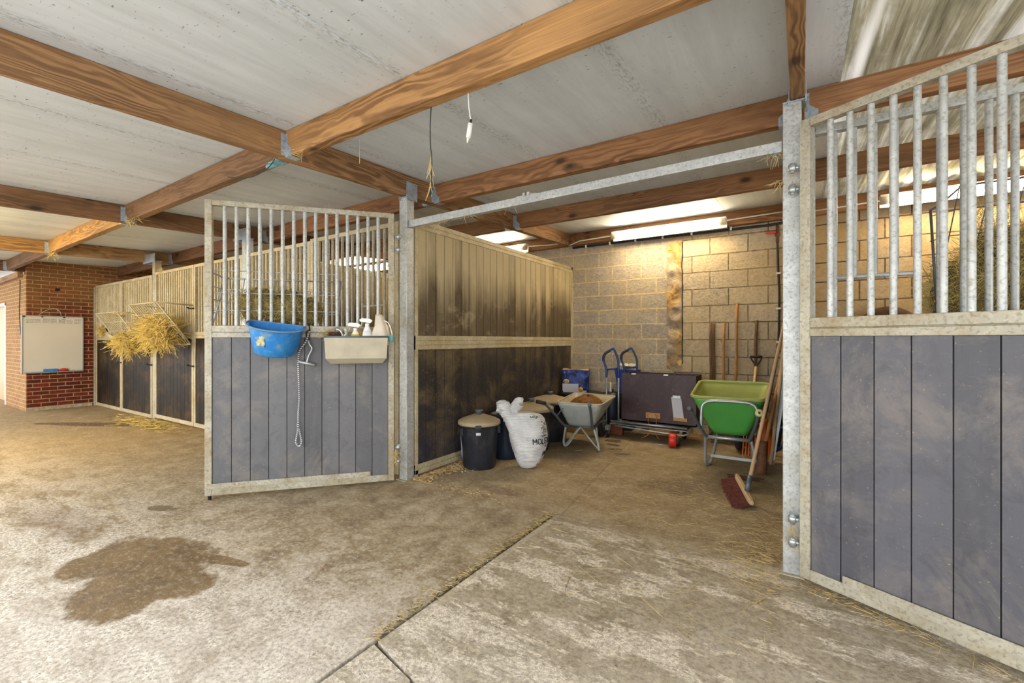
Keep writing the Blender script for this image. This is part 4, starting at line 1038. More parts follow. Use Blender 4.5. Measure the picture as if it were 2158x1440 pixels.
MB().lathe([(0, .521), (.33, .521), (.33, .545), (0, .55)], seg=40).build('bin_lid', M['rubber'], t)

# navy feed bag
t = thing('feed_bag', 'navy and white feed bag with orange spot, open on the black bin', 'feed bag', (-2.92, 6.30, .55), R(20))
rings = []; NB = 36
for (z_, w_, d_) in ((0, .185, .10), (.03, .20, .11), (.12, .205, .11), (.22, .205, .095), (.29, .215, .07), (.33, .22, .055)):
    rings.append([(w_*(abs(cos(a))**.7)*(1 if cos(a) >= 0 else -1), d_*(abs(sin(a))**.8)*(1 if sin(a) >= 0 else -1)+.006*sin(7*a+z_*40), z_+(.012*sin(3*a) if z_ > .3 else 0)) for a in [2*pi*i/NB for i in range(NB)]])
m = MB(); m.loft(rings, True, False); m.build('bag_body', M['foil'], t)
MB().box(-.19, .05, -.122, -.116, .02, .13).build('white_panel', M['paper'], t)
MB().box(-.18, .17, -.121, -.117, .0, .03).build('white_band', M['paper'], t)
MB().lathe([(0, 0), (.036, 0), (.036, .004), (0, .004)], seg=20, mat=Matrix.Translation(Vector((.085, -.118, .045))) @ Matrix.Rotation(R(90), 4, 'X')).build('orange_spot', m_plain('orange_print', srgb(232, 156, 40), .5), t)
m = MB().lathe([(0, 0), (.044, 0), (.044, .004), (0, .004)], seg=20, sy=.8, mat=Matrix.Translation(Vector((-.135, -.119, .165))) @ Matrix.Rotation(R(90), 4, 'X')); lg = m.build('round_badge', m_plain('cream_print', srgb(216, 190, 140), .6), t)
m = MB(); m.tube([(-.165, -.125, .15), (-.15, -.125, .175), (-.135, -.125, .165), (-.12, -.125, .18), (-.108, -.125, .155)], .005, 6); m.build('badge_mark', M['ink'], lg)
m = MB(); m.loft([[(.21*cos(a), .05*sin(a), .325) for a in [2*pi*i/24 for i in range(24)]], [(.20*cos(a), .05*sin(a), .345+.012*sin(3*a)) for a in [2*pi*i/24 for i in range(24)]]]); m.build('folded_mouth', M['osb'], t)

# ------------------------------------------------------------------ white sack
t = thing('molens_sack', 'white printed grain sack slumped between the dustbins, knotted ears on top', 'sack', (-2.42, 4.02, 0), R(33))
t.name = 'grain_sack'
sec = [(.004, -.045, .05, .035), (.02, -.075, .09, .07), (.05, -.10, .125, .10), (.12, -.13, .17, .135), (.20, -.155, .20, .155), (.30, -.18, .215, .165), (.38, -.20, .215, .165), (.46, -.225, .20, .15), (.52, -.245, .185, .13), (.56, -.255, .15, .11), (.585, -.245, .08, .08)]
NS = 56
def sack_pt(q, a, off=0.0):
    """q index (float) along the sections, a angle; front is -y"""
    i = min(int(q), len(sec)-2); f_ = q-i
    z_, l_, r_, d_ = [sec[i][k_]*(1-f_)+sec[i+1][k_]*f_ for k_ in range(4)]
    cx_ = (l_+r_)/2; w_ = (r_-l_)/2
    dv = Vector((cos(a), sin(a), z_*4))
    wr = 1+.05*mn.noise(Vector((cos(a)*2, sin(a)*2, z_*9)))+.025*mn.noise(Vector((cos(a)*5, sin(a)*5, z_*30)))
    ca, sa = cos(a), sin(a)
    return Vector((cx_+(w_*wr+off)*(abs(ca)**.85)*(1 if ca >= 0 else -1), (d_*wr+off)*(abs(sa)**.85)*(1 if sa >= 0 else -1), z_))
rings = []
for j in range(61):
    q = (len(sec)-1)*j/60; rings.append([tuple(sack_pt(q, 2*pi*i/NS)) for i in range(NS)])
m = MB(); m.loft(rings); m.build('sack_body', M['sack'], t)
# ears
def lobe(pts, rr, sq, seed):
    m = MB(); pp = smooth_path(pts, 6)
    m.tube(pp, rr, 24, rfun=lambda q: rr*(.72+.55*sin(pi*min(1, q*1.05))**.8)*(1 if q < .86 else max(.12, (1-q)/.14)**.5))
    out = []
    for p in m.v:
        P = Vector(p); d_ = .030*mn.noise(P*16+Vector((seed, 0, 0)))+.012*mn.noise(P*45)
        out.append((P.x+d_, P.y*sq+d_*.6, P.z+d_*.5))
    m.v = out; return m.build('sack_ear', M['sack'], t)
lobe([(-.12, 0, .49), (-.185, -.01, .56), (-.235, -.01, .63), (-.258, 0, .68), (-.26, 0, .715)], .058, .7, 1)
lobe([(-.16, 0, .50), (-.15, .0, .58), (-.115, .01, .65), (-.085, .01, .69), (-.06, .01, .665)], .050, .7, 5)
lobe([(-.16, .02, .50), (-.185, .02, .58), (-.175, .03, .66)], .072, .7, 9)

# printing: strokes laid on the cloth
FONT = {'M': [[(0, 0), (0, 1), (.5, .35), (1, 1), (1, 0)]], 'O': [[(.5+.5*cos(2*pi*i/16), .5+.5*sin(2*pi*i/16)) for i in range(17)]], 'L': [[(0, 1), (0, 0), (.8, 0)]],
        'E': [[(.85, 1), (0, 1), (0, 0), (.85, 0)], [(0, .52), (.7, .52)]], 'N': [[(0, 0), (0, 1), (.9, 0), (.9, 1)]],
        'S': [[(.85, .85), (.6, 1), (.2, 1), (0, .78), (.15, .56), (.7, .44), (.88, .22), (.65, 0), (.2, 0), (0, .15)]],
        'Z': [[(0, 1), (.85, 1), (0, 0), (.85, 0)]], 'A': [[(0, 0), (.5, 1), (1, 0)], [(.2, .35), (.8, .35)]], 'V': [[(0, 1), (.5, 0), (1, 1)]]}
def on_sack(u, vv):
    """u metres round the cloth from the centre front, vv height"""
    a = -pi/2+u/.185
    for i in range(len(sec)-1):
        if sec[i][0] <= vv <= sec[i+1][0]: q = i+(vv-sec[i][0])/(sec[i+1][0]-sec[i][0]); break
    else: q = 0
    return sack_pt(q, a, .003)
def write(m, txt, u, v0, h, w_, gap, th):
    for ch in txt:
        for st_ in FONT.get(ch, []):
            P = []
            for (a, b) in zip(st_, st_[1:]):
                nn = max(2, int(6*math.hypot(b[0]-a[0], b[1]-a[1])))
                P += [(a[0]+(b[0]-a[0])*k_/nn, a[1]+(b[1]-a[1])*k_/nn) for k_ in range(nn)]
            P.append(st_[-1])
            m.tube([on_sack(u+p[0]*w_, v0+p[1]*h) for p in P], th, 6)
        u += w_+gap
m = MB(); write(m, 'MOLENS', .025, .285, .054, .033, .013, .0046); write(m, 'M', .175, .245, .02, .02, .01, .002); write(m, 'ZAN', .14, .165, .034, .020, .008, .0028)
m.build('printed_lettering', M['ink'], t)
m = MB(); random.seed(11)
def squig(u, v0, s_):
    u -= .035
    P = [(u+s_*rnd(-.5, .5), v0+s_*rnd(-.5, .5)) for _ in range(5)]
    P = smooth_path([(p[0], p[1], 0) for p in P], 4)
    m.tube([on_sack(p.x, min(.57, max(.02, p.y))) for p in P], .0018, 5)
for (u, v0, s_) in ((.20, .50, .035), (.24, .48, .035), (.215, .455, .03), (.165, .44, .03), (.17, .41, .03), (.20, .43, .03), (.235, .43, .03), (.19, .39, .03), (.225, .40, .025), (.16, .37, .02), (.18, .365, .02), (.20, .365, .02), (.225, .365, .02), (.10, .555, .02), (.12, .552, .02), (.155, .55, .03), (.175, .545, .03), (.19, .12, .02), (.16, .06, .03)): squig(u, v0, s_)
m.build('printed_drawing', M['ink'], t)

# ------------------------------------------------------------------ grey wheelbarrow
def tray(rim0, bot, t_, name, mat, rimmat, matin=None, rr=.010, corner=.12, thick=.006):
    """rim0/bot: 4 corners NL,NR,FR,FL (world). rounded corners."""
    def rounded(c4, k_):
        out = []
        for i in range(4):
            p = Vector(c4[i]); a = Vector(c4[i-1]); b = Vector(c4[(i+1) % 4])
            pa = p+(a-p)*k_; pb = p+(b-p)*k_
            for j in range(7): q = j/6; out.append(pa*(1-q)**2+p*2*q*(1-q)+pb*q*q)
        return out
    Rm = rounded(rim0, corner); Bt = rounded(bot, corner*1.6)
    rings = []
    cB = sum(Bt, Vector())/len(Bt)
    for q in (.0, .35, .8): rings.append([cB+(b-cB)*q for b in Bt])
    for j in range(0, 9):
        q = j/8; rings.append([b*(1-q)+r_*q+Vector((0, 0, -.012*sin(pi*q))) for b, r_ in zip(Bt, Rm)])
    m = MB(); m.loft([[tuple(p) for p in r_] for r_ in rings], False, False)
    o = m.build(name, M[mat], t_, world=True, solid=thick)
    if matin:
        cR = sum(Rm, Vector())/len(Rm)
        m = MB(); m.loft([[tuple(p+(cR-p).normalized()*.012+Vector((0, 0, .008))) for p in r_] for r_ in rings[1:-1]]+[[tuple(p+(cR-p).normalized()*.004+Vector((0, 0, .002))) for p in rings[-1]]], False, False)
        m.build('tray_lining', M[matin], t_, world=True)
    m = MB(); m.tube([p for p in Rm], rr, 8, closed=True); m.build('tray_rim', M[rimmat], t_, world=True)
t = thing('wheelbarrow', 'grey metal wheelbarrow with muck in its tray, beside the dustbins', 'wheelbarrow', (-2.3, 5.2, 0))
M['grey_rim'] = m_plain('dusty_rim', srgb(190, 180, 154), .6, .1)
tray([(-2.50, 4.82, .59), (-1.96, 4.92, .585), (-2.06, 5.70, .605), (-2.66, 5.72, .605)], [(-2.44, 5.02, .29), (-2.12, 5.07, .29), (-2.20, 5.42, .30), (-2.50, 5.42, .30)], t, 'tray', 'grey_paint', 'grey_rim', 'grey_rim')
m = MB()
m.tube(smooth_path([(-2.545, 4.60, .615), (-2.50, 4.78, .46), (-2.46, 4.96, .30), (-2.43, 5.10, .275), (-2.40, 5.5, .265), (-2.42, 5.9, .22)], 5), .016, 10)
m.tube(smooth_path([(-1.975, 4.62, .625), (-2.03, 4.80, .46), (-2.09, 4.98, .30), (-2.12, 5.12, .275), (-2.22, 5.5, .265), (-2.28, 5.9, .22)], 5), .016, 10)
m.tube([(-2.44, 5.06, .275), (-2.10, 5.08, .275)], .012, 8)
m.tube([(-2.485, 4.82, .43), (-2.40, 4.90, .56)], .008, 8); m.tube([(-2.045, 4.84, .43), (-2.10, 4.94, .56)], .008, 8)
m.build('handle_frame', M['steel_dark'], t, world=True)
for pts in ([(-2.46, 5.02, .28), (-2.50, 5.04, .10), (-2.50, 5.07, .018), (-2.46, 5.14, .06), (-2.41, 5.36, .27)], [(-2.10, 5.04, .28), (-2.05, 5.05, .10), (-2.045, 5.07, .018), (-2.09, 5.14, .06), (-2.20, 5.36, .27)]):
    MB().tube(smooth_path(pts, 6), .014, 8).build('leg', M['grey_paint'], t, world=True)
for pts in ([(-2.28, 5.06, .275), (-2.16, 5.06, .14), (-2.05, 5.06, .03)], [(-2.28, 5.06, .275), (-2.39, 5.07, .14), (-2.49, 5.07, .04)]):
    MB().tube(pts, .010, 8).build('brace', M['grey_paint'], t, world=True)
MB().tube([(-2.59, 4.52, .628), (-2.535, 4.62, .60)], .024, 10).build('grip', M['rubber'], t, world=True)
m = MB().tube([(-1.968, 4.595, .636), (-1.978, 4.63, .62)], .021, 12); m.tube([(-1.966, 4.590, .638), (-1.97, 4.60, .634)], .009, 8); m.build('grip', M['steel_dark'], t, world=True)
def wheel(t, c, r, w_, axis, tyre='rubber', hub='steel'):
    A = Matrix.Translation(Vector(c)) @ Matrix.Rotation(axis, 4, 'Z') @ Matrix.Rotation(R(90), 4, 'Y')
    ty = MB().lathe([(r*.62, -w_/2), (r*.85, -w_/2), (r, -w_*.3), (r*1.02, 0), (r, w_*.3), (r*.85, w_/2), (r*.62, w_/2), (r*.62, -w_/2)], seg=28, mat=A).build('wheel', M[tyre], t, world=True)
    m = MB().lathe([(0, -w_*.4), (r*.62, -w_*.25), (r*.62, w_*.25), (0, w_*.4)], seg=20, mat=A); m.lathe([(0, -w_*.6), (r*.14, -w_*.6), (r*.14, w_*.6), (0, w_*.6)], seg=10, mat=A); m.build('hub', M[hub], ty, world=True)
wheel(t, (-2.36, 5.95, .19), .19, .08, R(8))
m = MB(); rings = []
for q in [i/8 for i in range(9)]:
    rr = cos(q*pi/2)*.18+.002
    rings.append([(-2.31+rr*1.25*cos(a)+.02*sin(5*a), 5.30+rr*1.35*sin(a)+.02*cos(4*a), .44+.20*sin(q*pi/2)*(1+.07*sin(3*a))) for a in [2*pi*i/28 for i in range(28)]])
m.loft(rings); tag(m.build('muck_heap', M['muck'], kind='stuff'), 'brown muck heaped in the grey wheelbarrow', 'muck')

# ------------------------------------------------------------------ green wheelbarrow
t = thing('wheelbarrow', 'green plastic wheelbarrow parked against the tools and wall', 'wheelbarrow', (-.65, 5.4, 0))
tray([(-.985, 4.99, .745), (-.295, 5.03, .745), (-.30, 5.88, .845), (-1.05, 5.88, .84)], [(-.80, 5.14, .36), (-.46, 5.16, .36), (-.47, 5.60, .37), (-.84, 5.60, .37)], t, 'tray', 'green', 'green_in', 'green_in', .018, .13, .008)
m = MB()
m.tube(smooth_path([(-.935, 4.74, .655), (-.90, 4.84, .52), (-.845, 5.0, .36), (-.83, 5.08, .335), (-.80, 5.5, .33), (-.72, 6.0, .26)], 5), .017, 10)
m.tube(smooth_path([(-.335, 4.77, .65), (-.37, 4.88, .52), (-.425, 5.02, .36), (-.44, 5.10, .335), (-.48, 5.5, .33), (-.56, 6.0, .26)], 5), .017, 10)
m.build('handle_frame', M['steel_dark'], t, world=True)
m = MB().tube(smooth_path([(-.87, 4.92, .42), (-.87, 4.94, .60), (-.855, 4.945, .68), (-.80, 4.95, .715), (-.72, 4.955, .725), (-.50, 4.965, .725), (-.42, 4.97, .715), (-.375, 4.97, .68), (-.36, 4.965, .60), (-.385, 4.955, .42)], 6), .0155, 10)
m.build('front_hoop', M['steel'], t, world=True)
MB().tube([(-.845, 5.03, .335), (-.425, 5.05, .335)], .018, 10).build('cross_tube', M['steel'], t, world=True)
for pts in ([(-.845, 5.03, .345), (-.855, 5.08, .20), (-.86, 5.12, .04), (-.84, 5.17, .016), (-.815, 5.24, .06), (-.78, 5.42, .32)], [(-.425, 5.05, .345), (-.395, 5.06, .20), (-.375, 5.08, .04), (-.39, 5.13, .016), (-.41, 5.22, .06), (-.46, 5.42, .32)]):
    MB().tube(smooth_path(pts, 6), .0165, 10).build('leg', M['steel'], t, world=True)
MB().box(-.825, -.40, 5.20, 5.212, .085, .115).build('leg_crossbar', M['grey_paint'], t, world=True, bevel=.002)
MB().tube([(-.945, 4.70, .665), (-.93, 4.76, .64)], .020, 12).build('grip', M['steel_dark'], t, world=True)
m = MB(); A = Matrix.Translation(Vector((-.333, 4.76, .662))) @ Matrix.Rotation(R(70), 4, 'X') @ Matrix.Rotation(R(10), 4, 'Y')
m.lathe([(.012, .02), (.034, .02), (.036, 0), (.030, -.07), (.018, -.08), (.012, -.05), (.012, .02)], seg=20, mat=A); m.build('grip', m_plain('cream_grip', srgb(214, 206, 150), .5), t, world=True)
wheel(t, (-.64, 6.08, .20), .19, .08, 0)

# ------------------------------------------------------------------ brown box and the platform truck it stands on
t = thing('platform_truck', 'folding platform truck with two blue loop handles, under the brown box', 'truck', (-1.7, 6.2, 0))
m = MB()
m.tube([(-2.24, 5.98, .215), (-1.22, 5.96, .215)], .014, 10); m.tube([(-2.20, 6.45, .215), (-1.22, 6.4, .215)], .014, 10)
m.box(-2.26, -1.24, 5.99, 6.40, .17, .178)
m.tube(smooth_path([(-2.16, 5.93, .165), (-1.35, 5.91, .135), (-1.24, 5.92, .14), (-1.20, 5.98, .15), (-1.24, 6.02, .17)], 5), .012, 8)
m.build('platform_frame', M['steel'], t, world=True)
def loop_handle(x0, y0, x1, y1, zt):
    m = MB(); m.tube([(x0, y0, .16), (x0, y0, .88)], .013, 10); m.tube([(x1, y1, .16), (x1, y1, .88)], .013, 10); m.build('upright', M['steel'], t, world=True)
    P = [(x0, y0, .82), (x0, y0, .93), (x0-.03, y0, 1.02), (x0-.045, y0, 1.09), (x0-.02, y0, 1.15), ((x0+x1)/2-.0, (y0+y1)/2, zt+.02), ((x0+x1)/2+.03, (y0+y1)/2, zt), (x1-.01, y1, 1.08), (x1, y1, .99), (x1, y1, .82)]
    m = MB(); m.tube(smooth_path(P, 6), .015, 10); m.tube([(x0, y0, .93), (x1, y1, .95)], .013, 8); m.build('loop_handle', M['blue_dark'], t, world=True)
    m = MB(); m.tube(smooth_path([(x0-.04, y0, 1.05), (x0-.045, y0, 1.09), (x0-.02, y0, 1.15), ((x0+x1)/2-.03, (y0+y1)/2, zt+.0)], 5), .019, 10); m.build('hand_grip', M['navy_plastic'], t, world=True)
loop_handle(-2.29, 5.95, -2.13, 5.99, 1.20)
loop_handle(-2.20, 6.43, -2.02, 6.47, 1.20)
wheel(t, (-2.25, 5.90, .062), .060, .035, R(0))
m = MB().box(-2.275, -2.225, 5.86, 5.95, .10, .165); m.tube([(-2.27, 5.9, .06), (-2.27, 5.9, .16)], .008, 6); m.tube([(-2.23, 5.9, .06), (-2.23, 5.9, .16)], .008, 6); m.build('castor_fork', M['steel'], t, world=True)
wheel(t, (-1.33, 6.33, .062), .060, .035, R(0))
wheel(t, (-2.2, 6.36, .062), .060, .035, R(0))
m = MB().tube([(-1.33, 6.33, .06), (-1.33, 6.33, .17)], .012, 6); m.tube([(-2.2, 6.36, .06), (-2.2, 6.36, .17)], .012, 6); m.build('castor_fork', M['steel'], t, world=True)

t = thing('storage_box', 'large dark brown plywood box with an open top', 'box', (-1.6, 6.2, .232))
bx0, bx1, by0, by1, bz0, bz1 = -2.10, -1.125, 6.03, 6.40, .232, .885
m = MB(); T_ = .018
m.box(bx0, bx1, by0, by0+T_, bz0, bz1); m.box(bx0, bx1, by1-T_, by1, bz0, bz1); m.box(bx0, bx0+T_, by0+T_, by1-T_, bz0, bz1); m.box(bx1-T_, bx1, by0+T_, by1-T_, bz0, bz1); m.box(bx0, bx1, by0, by1, bz0, bz0+T_)
m.box(-1.78, -1.765, by0+T_, by1-T_, bz0, bz1-.01); m.box(-1.46, -1.445, by0+T_, by1-T_, bz0, bz1-.01)
m.build('box_panel', M['brown_box'], t, world=True, bevel=.002)
hb = MB().box(-1.76, -1.57, by0-.016, by0-.001, .30, .372).build('handle_block', M['osb'], t, world=True, bevel=.002)
m = MB(); m.tube(smooth_path([(-1.73, by0-.02, .325), (-1.72, by0-.03, .26), (-1.70, by0-.04, .16), (-1.72, by0-.05, .08), (-1.80, by0-.08, .03)]), .004, 6)
m.tube(smooth_path([(-1.62, by0-.02, .325), (-1.615, by0-.03, .25), (-1.63, by0-.04, .15), (-1.60, by0-.05, .07), (-1.57, by0-.05, .04)]), .004, 6)
m.tube([(-1.73, by0-.022, .325), (-1.745, by0-.022, .34), (-1.72, by0-.022, .35)], .006, 6); m.tube([(-1.62, by0-.022, .325), (-1.60, by0-.022, .34), (-1.63, by0-.022, .35)], .006, 6)
m.build('twine_loop', M['twine'], hb, world=True)
for x in (-1.93, -1.50): MB().box(x-.03, x+.03, by0-.003, by0+.03, bz1-.012, bz1+.004).build('corner_plate', M['steel'], t, world=True)
cl_ = thing('clipboard', 'white clipboard sheet hanging on the front of the brown box', 'clipboard', (-1.34, by0-.01, .45))
MB().hexa([(-1.40, by0-.012, .33), (-1.27, by0-.012, .33), (-1.27, by0-.004, .33), (-1.40, by0-.004, .33), (-1.43, by0-.012, .60), (-1.305, by0-.012, .60), (-1.305, by0-.004, .60), (-1.43, by0-.004, .60)]).build('sheet', M['paper'], cl_, world=True)
m = MB().box(-1.41, -1.31, by0-.022, by0-.010, .585, .625); m.build('bulldog_clip', M['steel'], cl_, world=True, bevel=.003)
MB().box(-1.40, -1.23, by0-.02, by0-.006, .295, .335).build('lower_slip', M['osb'], cl_, world=True)
# things between the truck handles and the box
t = thing('rubbish_bin', 'royal blue bin full of wrappers behind the truck handles', 'bin', (-2.24, 6.56, .55))
rings = [[(-2.20+w_*sx_, 6.585+d_*sy_, z_) for sx_, sy_ in ((-1, -1), (1, -1), (1, 1), (-1, 1))] for z_, w_, d_ in ((.56, .12, .08), (.90, .17, .10), (.90, .155, .085), (.60, .11, .07))]
m = MB(); m.loft(rings, True, True, False); m.build('bin_body', M['blue_bin'], t, world=True, bevel=.006)
m = MB(); random.seed(9)
for i in range(16):
    c = Vector((-2.20+rnd(-.11, .11), 6.585+rnd(-.05, .05), .92+rnd(-.02, .05))); rg_ = []
    for (z_, r_) in ((-.03, .02), (0, .05), (.03, .02)): rg_.append([tuple(c+Vector((r_*cos(a)*rnd(.6, 1.3), r_*sin(a)*rnd(.6, 1.3), z_+rnd(-.01, .01)))) for a in [2*pi*k_/9 for k_ in range(9)]])
    m.loft(rg_, smooth=False)
tag(m.build('crumpled_wrappers', M['cloudy'], kind='stuff'), 'crumpled pale wrappers piled in the royal blue bin', 'rubbish')
t = thing('gas_cylinder', 'dark navy drum standing behind the castor of the truck', 'drum', (-2.42, 6.50, 0))
MB().lathe([(0, 0), (.13, 0), (.14, .02), (.14, .50), (.12, .55), (0, .56)], seg=30).build('drum_body', M['navy_plastic'], t)
MB().lathe([(.0, .555), (.03, .555), (.03, .60), (0, .60)], seg=12).build('drum_cap', M['iron'], t)
m = MB().box(-2.30, -2.10, 6.48, 6.66, 0, .55); tag(m.build('black_crate', M['rubber'], bevel=.01), 'black crate under the royal blue rubbish bin', 'crate')
m = MB().lathe([(0, 0), (.02, 0), (.022, .02), (.010, .06), (.012, .14), (0, .145)], seg=12); o = m.build('white_candle_bottle', M['white']); o.name = 'slim_bottle'; o.location = (-2.42, 6.46, .56); tag(o, 'slim white bottle on the dark drum', 'bottle')
# wooden offcut and boards under the grey barrow / truck
m = MB().box(-2.62, -2.42, 6.0, 6.06, 0, .30); tag(m.build('upright_plank', M['osb'], bevel=.003), 'short upright yellowish plank behind the grey wheelbarrow', 'plank')
m = MB().box(-3.0, -2.45, 5.90, 5.95, 0, .10); tag(m.build('timber_offcut', M['plank'], bevel=.003), 'low timber offcut on the floor behind the grey wheelbarrow', 'timber')
m = MB().box(-2.30, -2.12, 6.12, 6.17, 0, .16); tag(m.build('red_brick_board', m_plain('rust_board', srgb(126, 70, 44), .9, 0, .3), bevel=.003), 'rusty red board end behind the truck castor', 'board')
m = MB()
for k_ in range(3): m.box(-1.95, -1.05, 6.45+.09*k_-.03, 6.45+.09*k_+.03, .0, .03)
for x in (-1.9, -1.5, -1.1): m.box(x-.04, x+.04, 6.42, 6.66, .03, .075)
tag(m.build('wooden_pallet', M['plank'], bevel=.002), 'wooden pallet slats lying behind the platform truck', 'pallet')
# red reel
t = thing('ratchet_reel', 'red and grey reel on the floor under the brown box', 'reel', (-1.33, 6.0, 0))
A = Matrix.Translation(Vector((-1.36, 5.80, .085))) @ Matrix.Rotation(R(12), 4, 'Z') @ Matrix.Rotation(R(90), 4, 'Y')
MB().lathe([(0, -.045), (.075, -.045), (.085, -.03), (.085, .03), (.075, .045), (0, .045)], seg=24, mat=A).build('reel_body', M['red'], t, world=True)
A2 = Matrix.Translation(Vector((-1.305, 5.805, .075))) @ Matrix.Rotation(R(12), 4, 'Z') @ Matrix.Rotation(R(90), 4, 'Y')
MB().lathe([(0, -.03), (.05, -.03), (.06, .0), (.05, .04), (0, .04)], seg=20, mat=A2).build('reel_end', M['iron'], t, world=True)
m = MB().tube([(-1.42, 5.79, .012), (-1.62, 5.80, .012)], .006, 6); m.build('strap_end', M['steel'], t, world=True)

# wicker basket with forks behind the green barrow
t = thing('wicker_basket', 'rough wicker basket on the floor behind the green wheelbarrow legs', 'basket', (-.70, 6.3, 0))
m = MB(); r0 = [(-1.0, 6.34, 0), (-.40, 6.34, 0), (-.40, 6.62, 0), (-1.0, 6.62, 0)]; r1 = [(-1.04, 6.31, .30), (-.36, 6.31, .30), (-.36, 6.65, .30), (-1.04, 6.65, .30)]; r2 = [(-1.02, 6.33, .30), (-.38, 6.33, .30), (-.38, 6.63, .30), (-1.02, 6.63, .30)]; r3 = [(-.98, 6.36, .02), (-.42, 6.36, .02), (-.42, 6.60, .02), (-.98, 6.60, .02)]
m.loft([r0, r1, r2, r3], True, True, False); m.build('basket_body', M['wicker'], t, world=True)
m = MB().tube([(-1.03, 6.32, .30), (-.37, 6.32, .30), (-.37, 6.64, .30), (-1.03, 6.64, .30)], .014, 8, closed=True); m.build('basket_rim', M['osb'], t, world=True)
m = MB().box(-.52, -.10, 5.95, 6.02, 0, .03); tag(m.build('floor_batten', M['plank']), 'pale batten on the floor behind the green wheelbarrow', 'timber')

# ------------------------------------------------------------------ long tools
def pole(name, a, b, r, mat, label, cat='tool handle', rf=None, n_=8):
    a, b = Vector(a), Vector(b); P = [a+(b-a)*i/n_+Vector((.003*sin(i*1.7), .003*cos(i*1.3), 0)) for i in range(n_+1)]
    o = MB().tube(P, r, 10, rfun=rf).build(name, M[mat]); return tag(o, label, cat)
M['old_wood'] = m_plain('aged_wood', srgb(104, 78, 56), .85, 0, .25, 12)
M['warm_wood'] = m_plain('warm_wood', srgb(168, 120, 72), .75, 0, .2, 10)
M['pale_wood'] = m_plain('pale_wood', srgb(196, 166, 128), .7, 0, .12, 10)
pole('tool_handle', (-1.02, 6.50, .03), (-1.055, 6.64, 1.58), .017, 'old_wood', 'dark old tool handle, left one of the crossing pair on the wall')
pole('tool_handle', (-1.00, 6.56, .03), (-1.015, 6.66, 1.57), .019, 'old_wood', 'dark old tool handle, right one of the crossing pair on the wall')
pole('tool_handle', (-.885, 6.50, .03), (-.885, 6.65, 1.58), .016, 'warm_wood', 'mid-brown short tool handle leaning on the wall, standing alone')
pole('tool_handle', (-.74, 6.50, .03), (-.725, 6.65, 1.835), .018, 'warm_wood', 'tallest tool handle leaning on the block wall')
pole('tool_handle', (-.53, 6.55, .03), (-.495, 6.65, 1.60), .020, 'old_wood', 'reddish tool handle on the wall behind the D-grip')
t = thing('garden_fork', 'D-handled fork with orange-brown tines behind the green wheelbarrow', 'fork', (-.50, 6.0, 0))
m = MB().tube([(-.50, 5.92, .40), (-.49, 6.46, 1.0)], .017, 10); m.build('shaft', M['pale_wood'], t, world=True)
m = MB().tube(smooth_path([(-.49, 6.46, .99), (-.50, 6.48, 1.03), (-.545, 6.51, 1.10), (-.55, 6.52, 1.125)], 5), .011, 8); m.tube(smooth_path([(-.49, 6.46, .99), (-.475, 6.48, 1.03), (-.435, 6.51, 1.10), (-.43, 6.52, 1.125)], 5), .011, 8); m.tube([(-.56, 6.52, 1.13), (-.42, 6.52, 1.13)], .015, 10); m.build('d_grip', M['iron'], t, world=True)
m = MB()
for i in range(7):
    x = -.57+.030*i; m.tube(smooth_path([(x, 5.90, .26), (x, 5.84, .17), (x, 5.80, .08), (x, 5.74, .02)], 4), .006, 6)
m.box(-.58, -.38, 5.89, 5.93, .25, .28); m.tube([(-.52, 5.91, .27), (-.50, 5.92, .42)], .015, 8)
m.build('tines', M['orange'], t, world=True)
# leaning broom with red bristles
t = thing('yard_broom', 'yard broom with red-brown bristles leaning into the storage bay corner', 'broom', (-.42, 4.4, 0))
hp = Vector((-.378, 4.16, .105)); tp = Vector((-.118, 5.05, 1.62))
dirv = (tp-hp).normalized()
MB().tube([hp+dirv*.10, hp+(tp-hp)*.5, tp], .0155, 10).build('broom_handle', M['pale_wood'], t, world=True)
MB().tube([hp-dirv*.01, hp+dirv*.12], .021, 10).build('socket', M['steel_dark'], t, world=True)
# head: from px (1553,1010) far/upper end to (1585,1068) near/lower end
h0 = Vector((-.495, 4.50, .115)); h1 = Vector((-.328, 3.99, .05))
ax = (h1-h0).normalized(); sd = Vector((.90, .25, -.1)); sd = (sd-ax*sd.dot(ax)).normalized(); nn_ = ax.cross(sd).normalized()
if nn_.z < 0: nn_ = -nn_
def hp_(u, a, b): return tuple(h0+(h1-h0)*u+sd*a+nn_*b)
m = MB(); rings = []
for u in (0, .04, .12, .5, .88, .96, 1.0):
    k_ = {0: .5, .04: .8, 1.0: .5, .96: .8}.get(u, 1.0)
    rings.append([hp_(u, -.022*k_, -.012), hp_(u, .022*k_, -.012), hp_(u, .022*k_, .014), hp_(u, .012*k_, .022), hp_(u, -.012*k_, .022), hp_(u, -.022*k_, .014)])
m.loft(rings, smooth=False); m.build('broom_head', M['pale_wood'], t, world=True, bevel=.003)
m = MB(); random.seed(21)
for i in range(900):
    u = rnd(.02, .98); a = rnd(-.026, .026)
    d_ = (-sd*.80-nn_*.55+ax*rnd(-.18, .18)+sd*rnd(-.2, .1)+nn_*rnd(-.1, .12)); p = Vector(hp_(u, a-.01, -.01))
    L_ = rnd(.10, .135)
    end = p+d_.normalized()*L_
    if end.z < .004: d_.z += (.004-end.z)/L_*1.3
    m.strand(p, d_, L_, .0019, .15, 1)
m.build('bristles', M['bristle'], t, world=True)
